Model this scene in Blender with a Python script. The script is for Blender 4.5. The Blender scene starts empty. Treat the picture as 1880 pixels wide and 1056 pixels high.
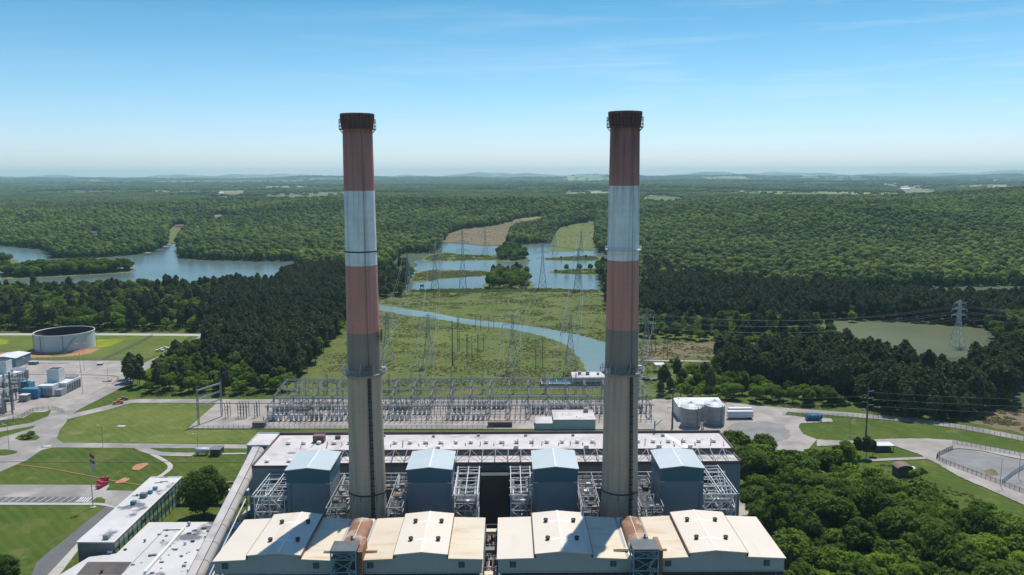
import bpy, math, random
import numpy as np
from mathutils import Matrix, Vector, noise as mnoise
random.seed(7); np.random.seed(7)
S = bpy.context.scene
COL = S.collection
R = math.radians
# ------------------------------------------------------------------ camera, sky, sun, exposure
H = 133.0; F = 1500.0; W0, H0 = 1880.0, 1056.0
PITCH, YAW, ROLL = 7.75, -0.31, 0.20
cam = bpy.data.objects.new('camera', bpy.data.cameras.new('camera'))
COL.objects.link(cam); S.camera = cam
cam.data.sensor_width = 36; cam.data.lens = 36*F/W0
cam.data.clip_start = 1; cam.data.clip_end = 80000
CM = Matrix.Translation((0,0,H)) @ Matrix.Rotation(R(YAW),4,'Z') @ Matrix.Rotation(R(90-PITCH),4,'X') @ Matrix.Rotation(R(-ROLL),4,'Z')
cam.matrix_world = CM
S.render.resolution_x = 1024; S.render.resolution_y = 575
SUN_AZ, SUN_EL = 21.0, 63.0      # degrees clockwise from +Y, above the horizon
sd = Vector((math.sin(R(SUN_AZ))*math.cos(R(SUN_EL)), math.cos(R(SUN_AZ))*math.cos(R(SUN_EL)), math.sin(R(SUN_EL))))
sun = bpy.data.objects.new('sun', bpy.data.lights.new('sun','SUN')); COL.objects.link(sun)
sun.data.energy = 4.0; sun.data.angle = R(0.5); sun.data.color = (1.0, 0.95, 0.87)
sun.rotation_euler = sd.to_track_quat('Z','Y').to_euler()
w = bpy.data.worlds.new("World"); S.world = w; w.use_nodes = True
nt = w.node_tree; bgn = nt.nodes['Background']
sky = nt.nodes.new('ShaderNodeTexSky'); sky.sky_type = 'NISHITA'; sky.sun_disc = False
sky.sun_elevation = R(SUN_EL); sky.sun_rotation = R(SUN_AZ)
sky.altitude = 0; sky.air_density = 1.0; sky.dust_density = 0.3; sky.ozone_density = 2.5
# thin cirrus streaks, laid out by direction
tc = nt.nodes.new('ShaderNodeTexCoord'); mp = nt.nodes.new('ShaderNodeMapping')
mp.inputs['Scale'].default_value = (1.6, 1.6, 22); mp.inputs['Rotation'].default_value = (0, R(-3), 0)
nz = nt.nodes.new('ShaderNodeTexNoise'); nz.inputs['Scale'].default_value = 2.1; nz.inputs['Detail'].default_value = 7
nz.inputs['Roughness'].default_value = .62; nz.inputs['Distortion'].default_value = .35
rp = nt.nodes.new('ShaderNodeValToRGB'); rp.color_ramp.elements[0].position = .50; rp.color_ramp.elements[1].position = .86
rp.color_ramp.elements[1].color = (.52,.52,.52,1)
sep = nt.nodes.new('ShaderNodeSeparateXYZ')
band = nt.nodes.new('ShaderNodeMapRange'); band.inputs['From Min'].default_value = .0; band.inputs['From Max'].default_value = .09
band2 = nt.nodes.new('ShaderNodeMapRange'); band2.inputs['From Min'].default_value = .32; band2.inputs['From Max'].default_value = .12
right = nt.nodes.new('ShaderNodeMapRange'); right.inputs['From Min'].default_value = -.35; right.inputs['From Max'].default_value = .35
right.inputs['To Min'].default_value = .15
m1 = nt.nodes.new('ShaderNodeMath'); m1.operation = 'MULTIPLY'; m2 = nt.nodes.new('ShaderNodeMath'); m2.operation = 'MULTIPLY'
m3 = nt.nodes.new('ShaderNodeMath'); m3.operation = 'MULTIPLY'
mx = nt.nodes.new('ShaderNodeMix'); mx.data_type = 'RGBA'; mx.inputs['B'].default_value = (7.2,7.6,8.0,1)
L = nt.links.new
L(tc.outputs['Generated'], mp.inputs['Vector']); L(mp.outputs[0], nz.inputs['Vector']); L(nz.outputs['Fac'], rp.inputs[0])
L(tc.outputs['Generated'], sep.inputs[0]); L(sep.outputs['Z'], band.inputs[0]); L(sep.outputs['Z'], band2.inputs[0]); L(sep.outputs['X'], right.inputs[0])
L(rp.outputs[0], m1.inputs[0]); L(band.outputs[0], m1.inputs[1]); L(m1.outputs[0], m2.inputs[0]); L(band2.outputs[0], m2.inputs[1])
L(m2.outputs[0], m3.inputs[0]); L(right.outputs[0], m3.inputs[1])
tint = nt.nodes.new('ShaderNodeMix'); tint.data_type = 'RGBA'; tint.blend_type = 'MULTIPLY'; tint.inputs['Factor'].default_value = 1
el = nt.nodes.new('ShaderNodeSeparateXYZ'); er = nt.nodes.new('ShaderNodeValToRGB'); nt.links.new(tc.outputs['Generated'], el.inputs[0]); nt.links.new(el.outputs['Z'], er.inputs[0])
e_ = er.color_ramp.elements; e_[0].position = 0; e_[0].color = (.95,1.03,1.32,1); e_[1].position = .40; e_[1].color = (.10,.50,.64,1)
for p_, c_ in ((.03,(.90,1.01,1.28,1)),(.10,(.64,.92,1.08,1)),(.20,(.34,.74,.86,1)),(.60,(.52,.84,1.02,1)),(1.0,(.80,1.0,1.12,1))): q_ = e_.new(p_); q_.color = c_  # last two stops brighten the sky above the frame as added fill
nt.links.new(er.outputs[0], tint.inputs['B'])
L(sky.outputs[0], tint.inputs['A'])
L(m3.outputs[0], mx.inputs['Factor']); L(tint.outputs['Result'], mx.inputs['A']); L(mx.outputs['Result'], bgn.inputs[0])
bgn.inputs[1].default_value = 0.10
S.view_settings.view_transform = 'Standard'; S.view_settings.look = 'None'
S.view_settings.exposure = 0.33; S.view_settings.gamma = 1.0; S.view_settings.use_curve_mapping = False
S.cycles.max_bounces = 5; S.cycles.volume_bounces = 1; S.cycles.transparent_max_bounces = 6

# ------------------------------------------------------------------ pixel <-> place
CMI = CM.inverted(); C3 = CM.to_3x3()
def ray(px, py):
    v = C3 @ Vector(((px-W0/2)/F, -(py-H0/2)/F, -1.0)); return v.normalized()
def G(px, py, z=0.0):
    """the point at height z seen at photo pixel px,py"""
    d = ray(px, py); t = (z-H)/d.z; return Vector((d.x*t, d.y*t, z))
def GY(px, py, Y):
    d = ray(px, py); t = Y/d.y; return Vector((d.x*t, Y, H+d.z*t))
MI = np.array(CMI)
def project(x, y, z):
    p = np.stack([x, y, z, np.ones_like(x)]); q = MI @ p
    return W0/2 + F*q[0]/(-q[2]), H0/2 - F*q[1]/(-q[2])
def inpoly(px, py, poly):
    r = np.zeros(px.shape, bool); n = len(poly)
    for i in range(n):
        x1, y1 = poly[i][0], poly[i][1]; x2, y2 = poly[(i+1) % n][0], poly[(i+1) % n][1]
        if y1 == y2: continue
        c = ((y1 > py) != (y2 > py)) & (px < (x2-x1)*(py-y1)/(y2-y1)+x1); r ^= c
    return r
def sst(a, b, x):
    t = np.clip((x-a)/(b-a), 0, 1); return t*t*(3-2*t)
def terrain(x, y):
    x = np.asarray(x, float); y = np.asarray(y, float)
    n1 = np.sin(x/410+.7+np.sin(y/530)) * np.cos(y/370+1.9+.8*np.sin(x/620))
    n2 = np.sin(x/1300+2.1+.9*np.sin(y/1700)) * np.cos(y/1150+.6)
    n3 = np.sin(x/180+y/240)*np.cos(y/150-x/330)
    st = 1690 - 570*sst(230, 900, x)
    t = sst(st, st+900, y)
    mid = t*(33 + 20*n1 + 12*n2 + 7*n3)
    mid += 20*sst(900, 1900, y)*np.exp(-((y-2150)/620)**2)*sst(260, 800, x)
    mid += 17*t*np.exp(-((y-2300)/500)**2)*np.exp(-((x-60)/420)**2)
    fade = 1-.75*sst(2900, 4200, y)
    far = sst(3000, 5000, y)*(13+14*n2+12*np.sin(x/700+y/2100)*np.cos(y/640+x/1900))
    r = y
    ridge = 0
    for (yc, wd, a, k, ph) in ((7600,700,14,1700,.3),(10500,800,18,2300,2.3),(14000,1100,30,2900,1.7),(17500,1300,120,2600,4.0),(22000,1500,165,2500,2.2),(28000,1500,250,1900,5.1)):
        prof = .70+.22*np.sin(x/k+ph)*np.cos(x/(k*.43)+ph*2) + .09*np.sin(x/(k*.17)+ph)+.05*np.sin(x/(k*.07)+ph*3)
        ridge = ridge + a*prof*np.exp(-((r-yc)/wd)**2)
    ridge = ridge + 70*np.exp(-((y-23500)/1500)**2)*(np.exp(-((x-11900)/900)**2)+.9*np.exp(-((x-10000)/800)**2)+.6*np.exp(-((x-4300)/900)**2)+.8*np.exp(-((x-13900)/1100)**2))
    return mid*fade+far+ridge
def th(x, y): return float(terrain(np.array([x]), np.array([y]))[0])
def GT(px, py, lift=0.0):
    """the point of the terrain seen at a photo pixel"""
    d = ray(px, py); t = 300.0
    for _ in range(4000):
        x, y, z = d.x*t, d.y*t, H+d.z*t
        h = th(x, y)+lift
        if z <= h: break
        t += max(2.0, (z-h)*1.5)
    return Vector((d.x*t, d.y*t, h))

# ------------------------------------------------------------------ materials
def new_mat(name):
    m = bpy.data.materials.new(name); m.use_nodes = True
    return m, m.node_tree, m.node_tree.nodes['Principled BSDF']
def ramp_mix(nt, fac, a, b):
    x = nt.nodes.new('ShaderNodeMix'); x.data_type = 'RGBA'
    nt.links.new(fac, x.inputs['Factor'])
    for k, v in (('A', a), ('B', b)):
        if isinstance(v, tuple): x.inputs[k].default_value = (*v, 1)
        else: nt.links.new(v, x.inputs[k])
    return x.outputs['Result']
def noise_fac(nt, scale, lo=.35, hi=.65, detail=4, co='Object', sc=(1,1,1), rough=.55, dist=0, w=None):
    t = nt.nodes.new('ShaderNodeTexCoord'); m = nt.nodes.new('ShaderNodeMapping'); m.inputs['Scale'].default_value = sc
    if co == 'World':
        g = nt.nodes.new('ShaderNodeNewGeometry'); nt.links.new(g.outputs['Position'], m.inputs['Vector'])
    else: nt.links.new(t.outputs[co], m.inputs['Vector'])
    n = nt.nodes.new('ShaderNodeTexNoise'); n.inputs['Scale'].default_value = scale; n.inputs['Detail'].default_value = detail
    n.inputs['Roughness'].default_value = rough; n.inputs['Distortion'].default_value = dist
    nt.links.new(m.outputs[0], n.inputs['Vector'])
    r = nt.nodes.new('ShaderNodeMapRange'); r.inputs['From Min'].default_value = lo; r.inputs['From Max'].default_value = hi
    nt.links.new(n.outputs['Fac'], r.inputs[0]); return r.outputs[0]
def add_bump(nt, bsdf, fac, strength=.3, dist=.1):
    b = nt.nodes.new('ShaderNodeBump'); b.inputs['Strength'].default_value = strength; b.inputs['Distance'].default_value = dist
    nt.links.new(fac, b.inputs['Height']); nt.links.new(b.outputs[0], bsdf.inputs['Normal'])
MATS = {}
def mat(name, col, rough=.7, var=.25, scale=.25, metal=0, dirt=None, dscale=.08, dlo=.55, dhi=.75, ribs=None, co='World', dsc=(1,1,1), ribaxis='X'):
    if name in MATS: return MATS[name]
    m, nt, b = new_mat(name)
    b.inputs['Roughness'].default_value = rough; b.inputs['Metallic'].default_value = metal
    dark = tuple(c*(1-var) for c in col); light = tuple(min(.9, c*(1+var*.6)) for c in col)
    out = ramp_mix(nt, noise_fac(nt, scale, co=co), dark, light)
    f2 = noise_fac(nt, scale*9, lo=.3, hi=.7, co=co, detail=3)
    mm = nt.nodes.new('ShaderNodeMapRange'); mm.inputs['To Max'].default_value = .35; nt.links.new(f2, mm.inputs[0])
    out = ramp_mix(nt, mm.outputs[0], out, dark)
    if dirt:
        out = ramp_mix(nt, noise_fac(nt, dscale, lo=dlo, hi=dhi, co=co, sc=dsc, detail=6), out, dirt)
    if ribs:
        t = nt.nodes.new('ShaderNodeTexCoord'); wv = nt.nodes.new('ShaderNodeTexWave'); wv.bands_direction = ribaxis
        wv.inputs['Scale'].default_value = ribs
        g = nt.nodes.new('ShaderNodeNewGeometry'); nt.links.new(g.outputs['Position'], wv.inputs['Vector'])
        add_bump(nt, b, wv.outputs['Fac'], .5, .08)
        d = nt.nodes.new('ShaderNodeMapRange'); d.inputs['From Min'].default_value = .9; d.inputs['To Max'].default_value = .22
        nt.links.new(wv.outputs['Fac'], d.inputs[0]); out = ramp_mix(nt, d.outputs[0], out, tuple(c*.55 for c in col))
    nt.links.new(out, b.inputs['Base Color'])
    MATS[name] = m; return m

def grass_mat(name, c1, c2, c3, sc=1.0, mow=0):
    m, nt, b = new_mat(name); b.inputs['Roughness'].default_value = .95; b.inputs['Specular IOR Level'].default_value = .1
    o = ramp_mix(nt, noise_fac(nt, .018*sc, .38, .62, 6, 'World', dist=.6), c1, c2)
    o = ramp_mix(nt, noise_fac(nt, .07*sc, .52, .70, 6, 'World', dist=.9, rough=.65), o, c3)
    f = noise_fac(nt, .9, .25, .75, 4, 'World', rough=.7)
    k = nt.nodes.new('ShaderNodeMapRange'); k.inputs['To Max'].default_value = .45; nt.links.new(f, k.inputs[0])
    o = ramp_mix(nt, k.outputs[0], o, tuple(x*.5 for x in c1))
    if mow:
        wv = nt.nodes.new('ShaderNodeTexWave'); wv.inputs['Scale'].default_value = .11; wv.bands_direction = 'DIAGONAL'; wv.inputs['Distortion'].default_value = 3
        g = nt.nodes.new('ShaderNodeNewGeometry'); nt.links.new(g.outputs['Position'], wv.inputs['Vector'])
        k = nt.nodes.new('ShaderNodeMapRange'); k.inputs['To Max'].default_value = mow; nt.links.new(wv.outputs['Fac'], k.inputs[0])
        o = ramp_mix(nt, k.outputs[0], o, c2)
    nt.links.new(o, b.inputs['Base Color']); add_bump(nt, b, f, .6, .3)
    MATS[name] = m; return m
mat('rust_hood', (.25,.115,.062), .7, .35, .2, dirt=(.46,.38,.30), dscale=.16, dlo=.50, dhi=.66)
grass_mat('lawn', (.052,.092,.014), (.090,.125,.022), (.17,.165,.055), 1.5, .45)
grass_mat('meadow', (.095,.135,.026), (.145,.175,.042), (.21,.20,.085), 1.8, .3)
grass_mat('rough_meadow', (.082,.125,.026), (.135,.155,.046), (.225,.18,.11), 3.0)
grass_mat('dry_field', (.20,.19,.10), (.26,.23,.13), (.15,.17,.06), 1.0)
grass_mat('brown_clearing', (.17,.145,.085), (.22,.17,.11), (.10,.12,.04), 1.4)
grass_mat('green_clearing', (.11,.145,.04), (.16,.18,.06), (.22,.20,.12), 1.6)
grass_mat('forest_floor', (.028,.048,.012), (.040,.062,.016), (.055,.060,.025), .8)
def country():
    m, nt, b = new_mat('countryside'); b.inputs['Roughness'].default_value = .95
    g = nt.nodes.new('ShaderNodeNewGeometry'); sp = nt.nodes.new('ShaderNodeSeparateXYZ'); nt.links.new(g.outputs['Position'], sp.inputs[0])
    r = nt.nodes.new('ShaderNodeMapRange'); r.inputs['From Min'].default_value = 2900; r.inputs['From Max'].default_value = 3300; nt.links.new(sp.outputs['Y'], r.inputs[0])
    fl = ramp_mix(nt, noise_fac(nt, .02, .4, .6, 5, 'World'), (.030,.050,.013), (.045,.068,.018))
    fd = ramp_mix(nt, noise_fac(nt, .0016, .4, .6, 5, 'World', sc=(1,.5,1)), (.13,.18,.045), (.27,.26,.13))
    w3 = noise_fac(nt, .0011, .49, .53, 7, 'World', sc=(1,.45,1), rough=.62)
    k9 = nt.nodes.new('ShaderNodeMapRange'); k9.inputs['To Max'].default_value = .7; nt.links.new(w3, k9.inputs[0]); fd = ramp_mix(nt, k9.outputs[0], fd, (.05,.085,.022))
    nt.links.new(ramp_mix(nt, r.outputs[0], fl, fd), b.inputs['Base Color']); MATS['countryside'] = m
country()
grass_mat('yellow_bloom', (.20,.24,.02), (.30,.32,.02), (.10,.16,.03), 3)
mat('asphalt', (.25,.232,.218), .9, .2, .05, dirt=(.36,.325,.29), dscale=.06, dlo=.48, dhi=.66)
mat('dark_asphalt', (.12,.118,.12), .9, .2, .08)
mat('gravel', (.35,.315,.285), .95, .2, .06, dirt=(.23,.205,.18), dscale=.07, dlo=.48, dhi=.68)
mat('grey_gravel', (.22,.215,.21), .95, .2, .1)
mat('concrete', (.42,.39,.36), .85, .12, .1, dirt=(.28,.26,.24), dscale=.2)
mat('red_dirt', (.40,.20,.10), .95, .2, .3, dirt=(.15,.15,.05), dscale=.35, dlo=.56, dhi=.66)
mat('line_paint', (.70,.70,.68), .6, .08)
mat('cream_metal', (.64,.565,.47), .55, .05, .05, dirt=(.52,.40,.26), dscale=.05, dlo=.60, dhi=.85, dsc=(3,.35,1))
mat('rusty_cream_metal', (.63,.54,.40), .55, .08, .08, dirt=(.48,.28,.12), dscale=.16, dlo=.52, dhi=.82, dsc=(.5,2,1), ribs=.4, ribaxis='Y')
mat('white_cap', (.76,.73,.68), .5, .04)
mat('grey_siding', (.37,.385,.39), .5, .07, .06, ribs=.55, dirt=(.27,.28,.29), dscale=.05)
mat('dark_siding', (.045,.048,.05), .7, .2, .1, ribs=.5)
mat('blue_roof', (.44,.50,.52), .45, .06, .08, ribs=.45, ribaxis='Y')
mat('teal_siding', (.045,.135,.175), .45, .08, .1, ribs=.9)
mat('slate_siding', (.19,.235,.27), .5, .10, .1, ribs=.5, ribaxis='Z', dirt=(.12,.15,.19), dscale=.1)
mat('hall_siding', (.16,.20,.235), .55, .10, .08, ribs=.7)
mat('membrane', (.54,.505,.49), .8, .14, .09, dirt=(.33,.28,.26), dscale=.14, dlo=.53, dhi=.74)
mat('stained_membrane', (.53,.52,.51), .8, .1, .08, dirt=(.13,.13,.15), dscale=.075, dlo=.585, dhi=.65)
mat('tar', (.10,.085,.075), .85, .35, .2)
mat('rim_red', (.27,.115,.085), .7, .35, .5)
mat('parapet_brown', (.095,.065,.06), .6, .25, .3)
mat('brown_metal', (.18,.10,.08), .6, .25, .3)
mat('rust', (.27,.125,.062), .65, .30, .15, dirt=(.50,.42,.33), dscale=.09, dlo=.62, dhi=.72)
mat('steel', (.24,.25,.255), .5, .15, .4)
mat('pale_steel', (.56,.575,.58), .5, .12, .4)
mat('dark_steel', (.10,.11,.115), .5, .25, .4)
mat('blue_steel', (.16,.33,.43), .5, .2, .4)
mat('galvanised', (.27,.29,.305), .45, .18, .3, metal=.3)
mat('duct', (.17,.18,.185), .5, .25, .2, dirt=(.10,.09,.08), dscale=.4)
mat('black_metal', (.04,.04,.042), .6, .3, .4)
mat('white_paint', (.62,.63,.63), .5, .06, .2)
mat('blue_paint', (.055,.20,.31), .45, .12, .2)
mat('tank_white', (.56,.60,.61), .5, .06, .08, dirt=(.36,.40,.41), dscale=.08, dsc=(1,1,.2))
mat('tank_inside', (.06,.035,.03), .9, .2, .2)
mat('silo_metal', (.40,.385,.365), .5, .1, .3, ribs=.9, ribaxis='Z')
mat('yellow_panel', (.40,.42,.16), .5, .12, .2)
mat('window_glass', (.04,.07,.09), .15, .1, .5)
mat('brick_grey', (.17,.165,.155), .85, .15, .5)
mat('timber', (.12,.09,.065), .85, .25, .5)
mat('red_paint', (.45,.02,.06), .3, .05)
mat('orange_paint', (.50,.13,.04), .4, .1)
mat('grey_paint', (.30,.31,.32), .4, .1)
mat('rubber', (.02,.02,.02), .9, .1)
mat('brown_roof', (.17,.10,.085), .7, .15, .5)
mat('insulator', (.16,.12,.11), .35, .2, .5)
mat('pool_blue', (.05,.22,.32), .2, .1, .3)
mat('bark', (.10,.08,.062), .95, .3, 1.5)
mat('wire', (.30,.31,.32), .4, .1)

def water_mat(name, col, rough, bump):
    m, nt, b = new_mat(name)
    o = ramp_mix(nt, noise_fac(nt, .006, .4, .6, 4, 'World'), col, tuple(c*1.35 for c in col)); nt.links.new(o, b.inputs['Base Color'])
    b.inputs['Roughness'].default_value = rough; b.inputs['IOR'].default_value = 1.33
    add_bump(nt, b, noise_fac(nt, .5, .2, .8, 3, 'World', sc=(1,.6,1)), bump, .06)
    MATS[name] = m; return m
water_mat('lake_water', (.085,.115,.100), .22, .35)
water_mat('canal_water', (.135,.185,.165), .25, .3)
water_mat('olive_water', (.070,.082,.034), .5, .25)
MATS['olive_water'].node_tree.nodes['Principled BSDF'].inputs['Specular IOR Level'].default_value = .28

def chimney_mat(name, b1, b2, b3, dark_top):
    m, nt, b = new_mat(name); b.inputs['Roughness'].default_value = .8
    g = nt.nodes.new('ShaderNodeNewGeometry'); s = nt.nodes.new('ShaderNodeSeparateXYZ'); nt.links.new(g.outputs['Position'], s.inputs[0])
    d = nt.nodes.new('ShaderNodeMath'); d.operation = 'DIVIDE'; d.inputs[1].default_value = 160; nt.links.new(s.outputs['Z'], d.inputs[0])
    cr = nt.nodes.new('ShaderNodeValToRGB'); cr.color_ramp.interpolation = 'CONSTANT'
    e = cr.color_ramp.elements; e[0].position = 0; e[0].color = (.46,.365,.265,1)
    e[1].position = 71.2/160; e[1].color = (.27,.225,.18,1)
    for z, c in ((b3,(.62,.26,.205)),(b2,(.86,.88,.85)),(b1,(.52,.22,.175)),(147.5,(.24,.095,.07))):
        q = e.new(z/160); q.color = (*c, 1)
    nt.links.new(d.outputs[0], cr.inputs[0])
    # streaks running down, mottling, lift joints
    st = noise_fac(nt, .75, .48, .72, 6, 'World', sc=(1,1,.028), rough=.68)
    k = nt.nodes.new('ShaderNodeMapRange'); k.inputs['To Max'].default_value = .55; nt.links.new(st, k.inputs[0])
    o = ramp_mix(nt, k.outputs[0], cr.outputs[0], (.10,.075,.06))
    mo = noise_fac(nt, .16, .42, .70, 8, 'World', rough=.7); k2 = nt.nodes.new('ShaderNodeMapRange'); k2.inputs['To Max'].default_value = .28
    nt.links.new(mo, k2.inputs[0]); o = ramp_mix(nt, k2.outputs[0], o, (.34,.30,.26))
    wv = nt.nodes.new('ShaderNodeTexWave'); wv.bands_direction = 'Z'; wv.inputs['Scale'].default_value = .14; wv.inputs['Distortion'].default_value = .4
    nt.links.new(g.outputs['Position'], wv.inputs['Vector'])
    k3 = nt.nodes.new('ShaderNodeMapRange'); k3.inputs['From Min'].default_value = .965; k3.inputs['To Max'].default_value = .09
    nt.links.new(wv.outputs['Fac'], k3.inputs[0]); o = ramp_mix(nt, k3.outputs[0], o, (.16,.14,.12))
    # soot blowing down from the mouth
    so = nt.nodes.new('ShaderNodeMapRange'); so.inputs['From Min'].default_value = 128 if dark_top else 138; so.inputs['From Max'].default_value = 152
    so.inputs['To Max'].default_value = .95 if dark_top else .6; nt.links.new(s.outputs['Z'], so.inputs[0])
    sn = noise_fac(nt, .35, .28, .62, 5, 'World', sc=(1,1,.12)); mu = nt.nodes.new('ShaderNodeMath'); mu.operation = 'MULTIPLY'
    nt.links.new(so.outputs[0], mu.inputs[0]); nt.links.new(sn, mu.inputs[1]); o = ramp_mix(nt, mu.outputs[0], o, (.055,.035,.03))
    nt.links.new(o, b.inputs['Base Color']); MATS[name] = m; return m
chimney_mat('chimney_left_paint', 128.6, 105.2, 84.2, False)
chimney_mat('chimney_right_paint', 130.0, 106.4, 84.8, True)

def leaf_mat(name, c1, c2, c3, blend=.35):
    m, nt, b = new_mat(name)
    oi = nt.nodes.new('ShaderNodeObjectInfo')
    cr = nt.nodes.new('ShaderNodeValToRGB'); e = cr.color_ramp.elements
    e[0].position = 0; e[0].color = (*c1,1); e[1].position = .95; e[1].color = (*c3,1); q = e.new(.5); q.color = (*c2,1)
    wn = noise_fac(nt, .006, .36, .64, 6, 'World', rough=.6)
    ad = nt.nodes.new('ShaderNodeMath'); ad.operation = 'MULTIPLY_ADD'; ad.inputs[1].default_value = .50; nt.links.new(oi.outputs['Random'], ad.inputs[0])
    ml = nt.nodes.new('ShaderNodeMath'); ml.operation = 'MULTIPLY'; ml.inputs[1].default_value = .26; nt.links.new(wn, ml.inputs[0])
    w2_ = noise_fac(nt, .0019, .40, .60, 5, 'World', rough=.6, sc=(1,1.6,1)); m2_ = nt.nodes.new('ShaderNodeMath'); m2_.operation = 'MULTIPLY_ADD'; m2_.inputs[1].default_value = .34; nt.links.new(w2_, m2_.inputs[0]); nt.links.new(ml.outputs[0], m2_.inputs[2]); nt.links.new(m2_.outputs[0], ad.inputs[2])
    nt.links.new(ad.outputs[0], cr.inputs[0]); o = cr.outputs[0]
    fn = noise_fac(nt, .8, .3, .7, 3, 'World')
    k = nt.nodes.new('ShaderNodeMapRange'); k.inputs['To Max'].default_value = .5; nt.links.new(fn, k.inputs[0])
    o = ramp_mix(nt, k.outputs[0], o, tuple(x*.55 for x in c1))
    nt.links.new(o, b.inputs['Base Color']); b.inputs['Roughness'].default_value = .75; b.inputs['Specular IOR Level'].default_value = .15
    if blend:
        tr = nt.nodes.new('ShaderNodeBsdfTranslucent'); ms = nt.nodes.new('ShaderNodeMixShader'); ms.inputs[0].default_value = blend
        nt.links.new(o, tr.inputs[0]); nt.links.new(b.outputs[0], ms.inputs[1]); nt.links.new(tr.outputs[0], ms.inputs[2])
        nt.links.new(ms.outputs[0], nt.nodes['Material Output'].inputs[0])
    MATS[name] = m; return m
leaf_mat('broadleaf', (.046,.085,.014), (.115,.195,.022), (.25,.35,.042), .48)
leaf_mat('pine_needles', (.052,.072,.030), (.090,.115,.042), (.15,.17,.06), .35)
leaf_mat('far_foliage', (.036,.066,.014), (.115,.172,.026), (.27,.34,.048), .25)
leaf_mat('fresh_leaves', (.13,.24,.022), (.21,.33,.032), (.32,.43,.05), .5)

# ------------------------------------------------------------------ mesh building and tagging
class MB:
    def __init__(s): s.v = []; s.f = []
    def quad(s, a, b, c, d):
        n = len(s.v); s.v += [tuple(a), tuple(b), tuple(c), tuple(d)]; s.f.append((n, n+1, n+2, n+3)); return s
    def poly(s, pts):
        n = len(s.v); s.v += [tuple(p) for p in pts]; s.f.append(tuple(range(n, n+len(pts)))); return s
    def box(s, x0, x1, y0, y1, z0, z1):
        n = len(s.v)
        s.v += [(x0,y0,z0),(x1,y0,z0),(x1,y1,z0),(x0,y1,z0),(x0,y0,z1),(x1,y0,z1),(x1,y1,z1),(x0,y1,z1)]
        s.f += [tuple(n+i for i in q) for q in ((0,3,2,1),(4,5,6,7),(0,1,5,4),(1,2,6,5),(2,3,7,6),(3,0,4,7))]; return s
    def bar(s, a, b, w=.15, h=None):
        a = Vector(a); b = Vector(b); d = b-a
        if d.length < 1e-6: return s
        d.normalize(); up = Vector((0,0,1)) if abs(d.z) < .95 else Vector((1,0,0))
        u = d.cross(up).normalized()*(w/2); v = u.cross(d).normalized()*((h or w)/2)
        n = len(s.v)
        for p in (a, b): s.v += [tuple(p-u-v), tuple(p+u-v), tuple(p+u+v), tuple(p-u+v)]
        s.f += [tuple(n+i for i in q) for q in ((0,1,2,3),(7,6,5,4),(0,4,5,1),(1,5,6,2),(2,6,7,3),(3,7,4,0))]; return s
    def tube(s, a, b, r, r2=None, n=10, cap=True):
        a = Vector(a); b = Vector(b); d = (b-a).normalized(); up = Vector((0,0,1)) if abs(d.z) < .95 else Vector((1,0,0))
        u = d.cross(up).normalized(); v = u.cross(d).normalized(); k = len(s.v); r2 = r if r2 is None else r2
        for p, rr in ((a, r), (b, r2)):
            for i in range(n):
                t = 2*math.pi*i/n; s.v.append(tuple(p+u*math.cos(t)*rr+v*math.sin(t)*rr))
        for i in range(n): j = (i+1) % n; s.f.append((k+i, k+j, k+n+j, k+n+i))
        if cap: s.f.append(tuple(k+i for i in reversed(range(n)))); s.f.append(tuple(k+n+i for i in range(n)))
        return s
    def lathe(s, prof, cx=0, cy=0, n=48, a0=0, a1=2*math.pi):
        k = len(s.v); full = abs(a1-a0-2*math.pi) < 1e-6; m = n if full else n+1
        for (r, z) in prof:
            for i in range(m):
                t = a0+(a1-a0)*i/n; s.v.append((cx+r*math.cos(t), cy+r*math.sin(t), z))
        for j in range(len(prof)-1):
            for i in range(n):
                i2 = (i+1) % m if full else i+1
                s.f.append((k+j*m+i, k+j*m+i2, k+(j+1)*m+i2, k+(j+1)*m+i))
        return s
    def prism(s, pts, y0, y1):
        """closed outline in x,z pushed from y0 to y1"""
        n = len(s.v); k = len(pts)
        for y in (y0, y1): s.v += [(x, y, z) for x, z in pts]
        s.f.append(tuple(n+i for i in range(k))); s.f.append(tuple(n+k+i for i in reversed(range(k))))
        for i in range(k): j = (i+1) % k; s.f.append((n+i, n+k+i, n+k+j, n+j))
        return s
    def lattice(s, a, b, w, step, t=.12, up=Vector((0,0,1))):
        """square lattice girder from a to b"""
        a = Vector(a); b = Vector(b); d = b-a; Ln = d.length; d.normalize()
        if abs(d.dot(up)) > .9: up = Vector((0,1,0))
        u = d.cross(up).normalized()*w/2; v = u.cross(d).normalized()*w/2
        cs = [-u-v, u-v, u+v, -u+v]; n = max(1, round(Ln/step))
        for c in cs: s.bar(a+c, b+c, t)
        for i in range(n):
            p = a+d*(Ln*i/n); q = a+d*(Ln*(i+1)/n)
            for j in range(4):
                c, e = cs[j], cs[(j+1) % 4]
                s.bar(p+c, q+e, t*.7) if (i+j) % 2 else s.bar(p+e, q+c, t*.7)
                s.bar(p+c, p+e, t*.7)
        return s
    def build(s, name, m, parent=None, smooth=False, label=None):
        o = bpy.data.objects.new(name, bpy.data.meshes.new(name))
        off = parent_world(parent) if parent else Vector((0,0,0))
        vs = [(x-off.x, y-off.y, z-off.z) for x, y, z in s.v]
        o.data.from_pydata(vs, [], s.f); o.data.materials.append(MATS[m] if isinstance(m, str) else m)
        if smooth: o.data.polygons.foreach_set('use_smooth', [True]*len(o.data.polygons))
        o.data.update(); COL.objects.link(o)
        if parent: o.parent = parent
        if label: o['label'] = label
        return o
def parent_world(p):
    v = Vector(p.location)
    while p.parent: p = p.parent; v += Vector(p.location)
    return v
def tag(o, label, cat, group=None):
    o['label'] = label; o['category'] = cat
    if group: o['group'] = group
    return o
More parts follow.
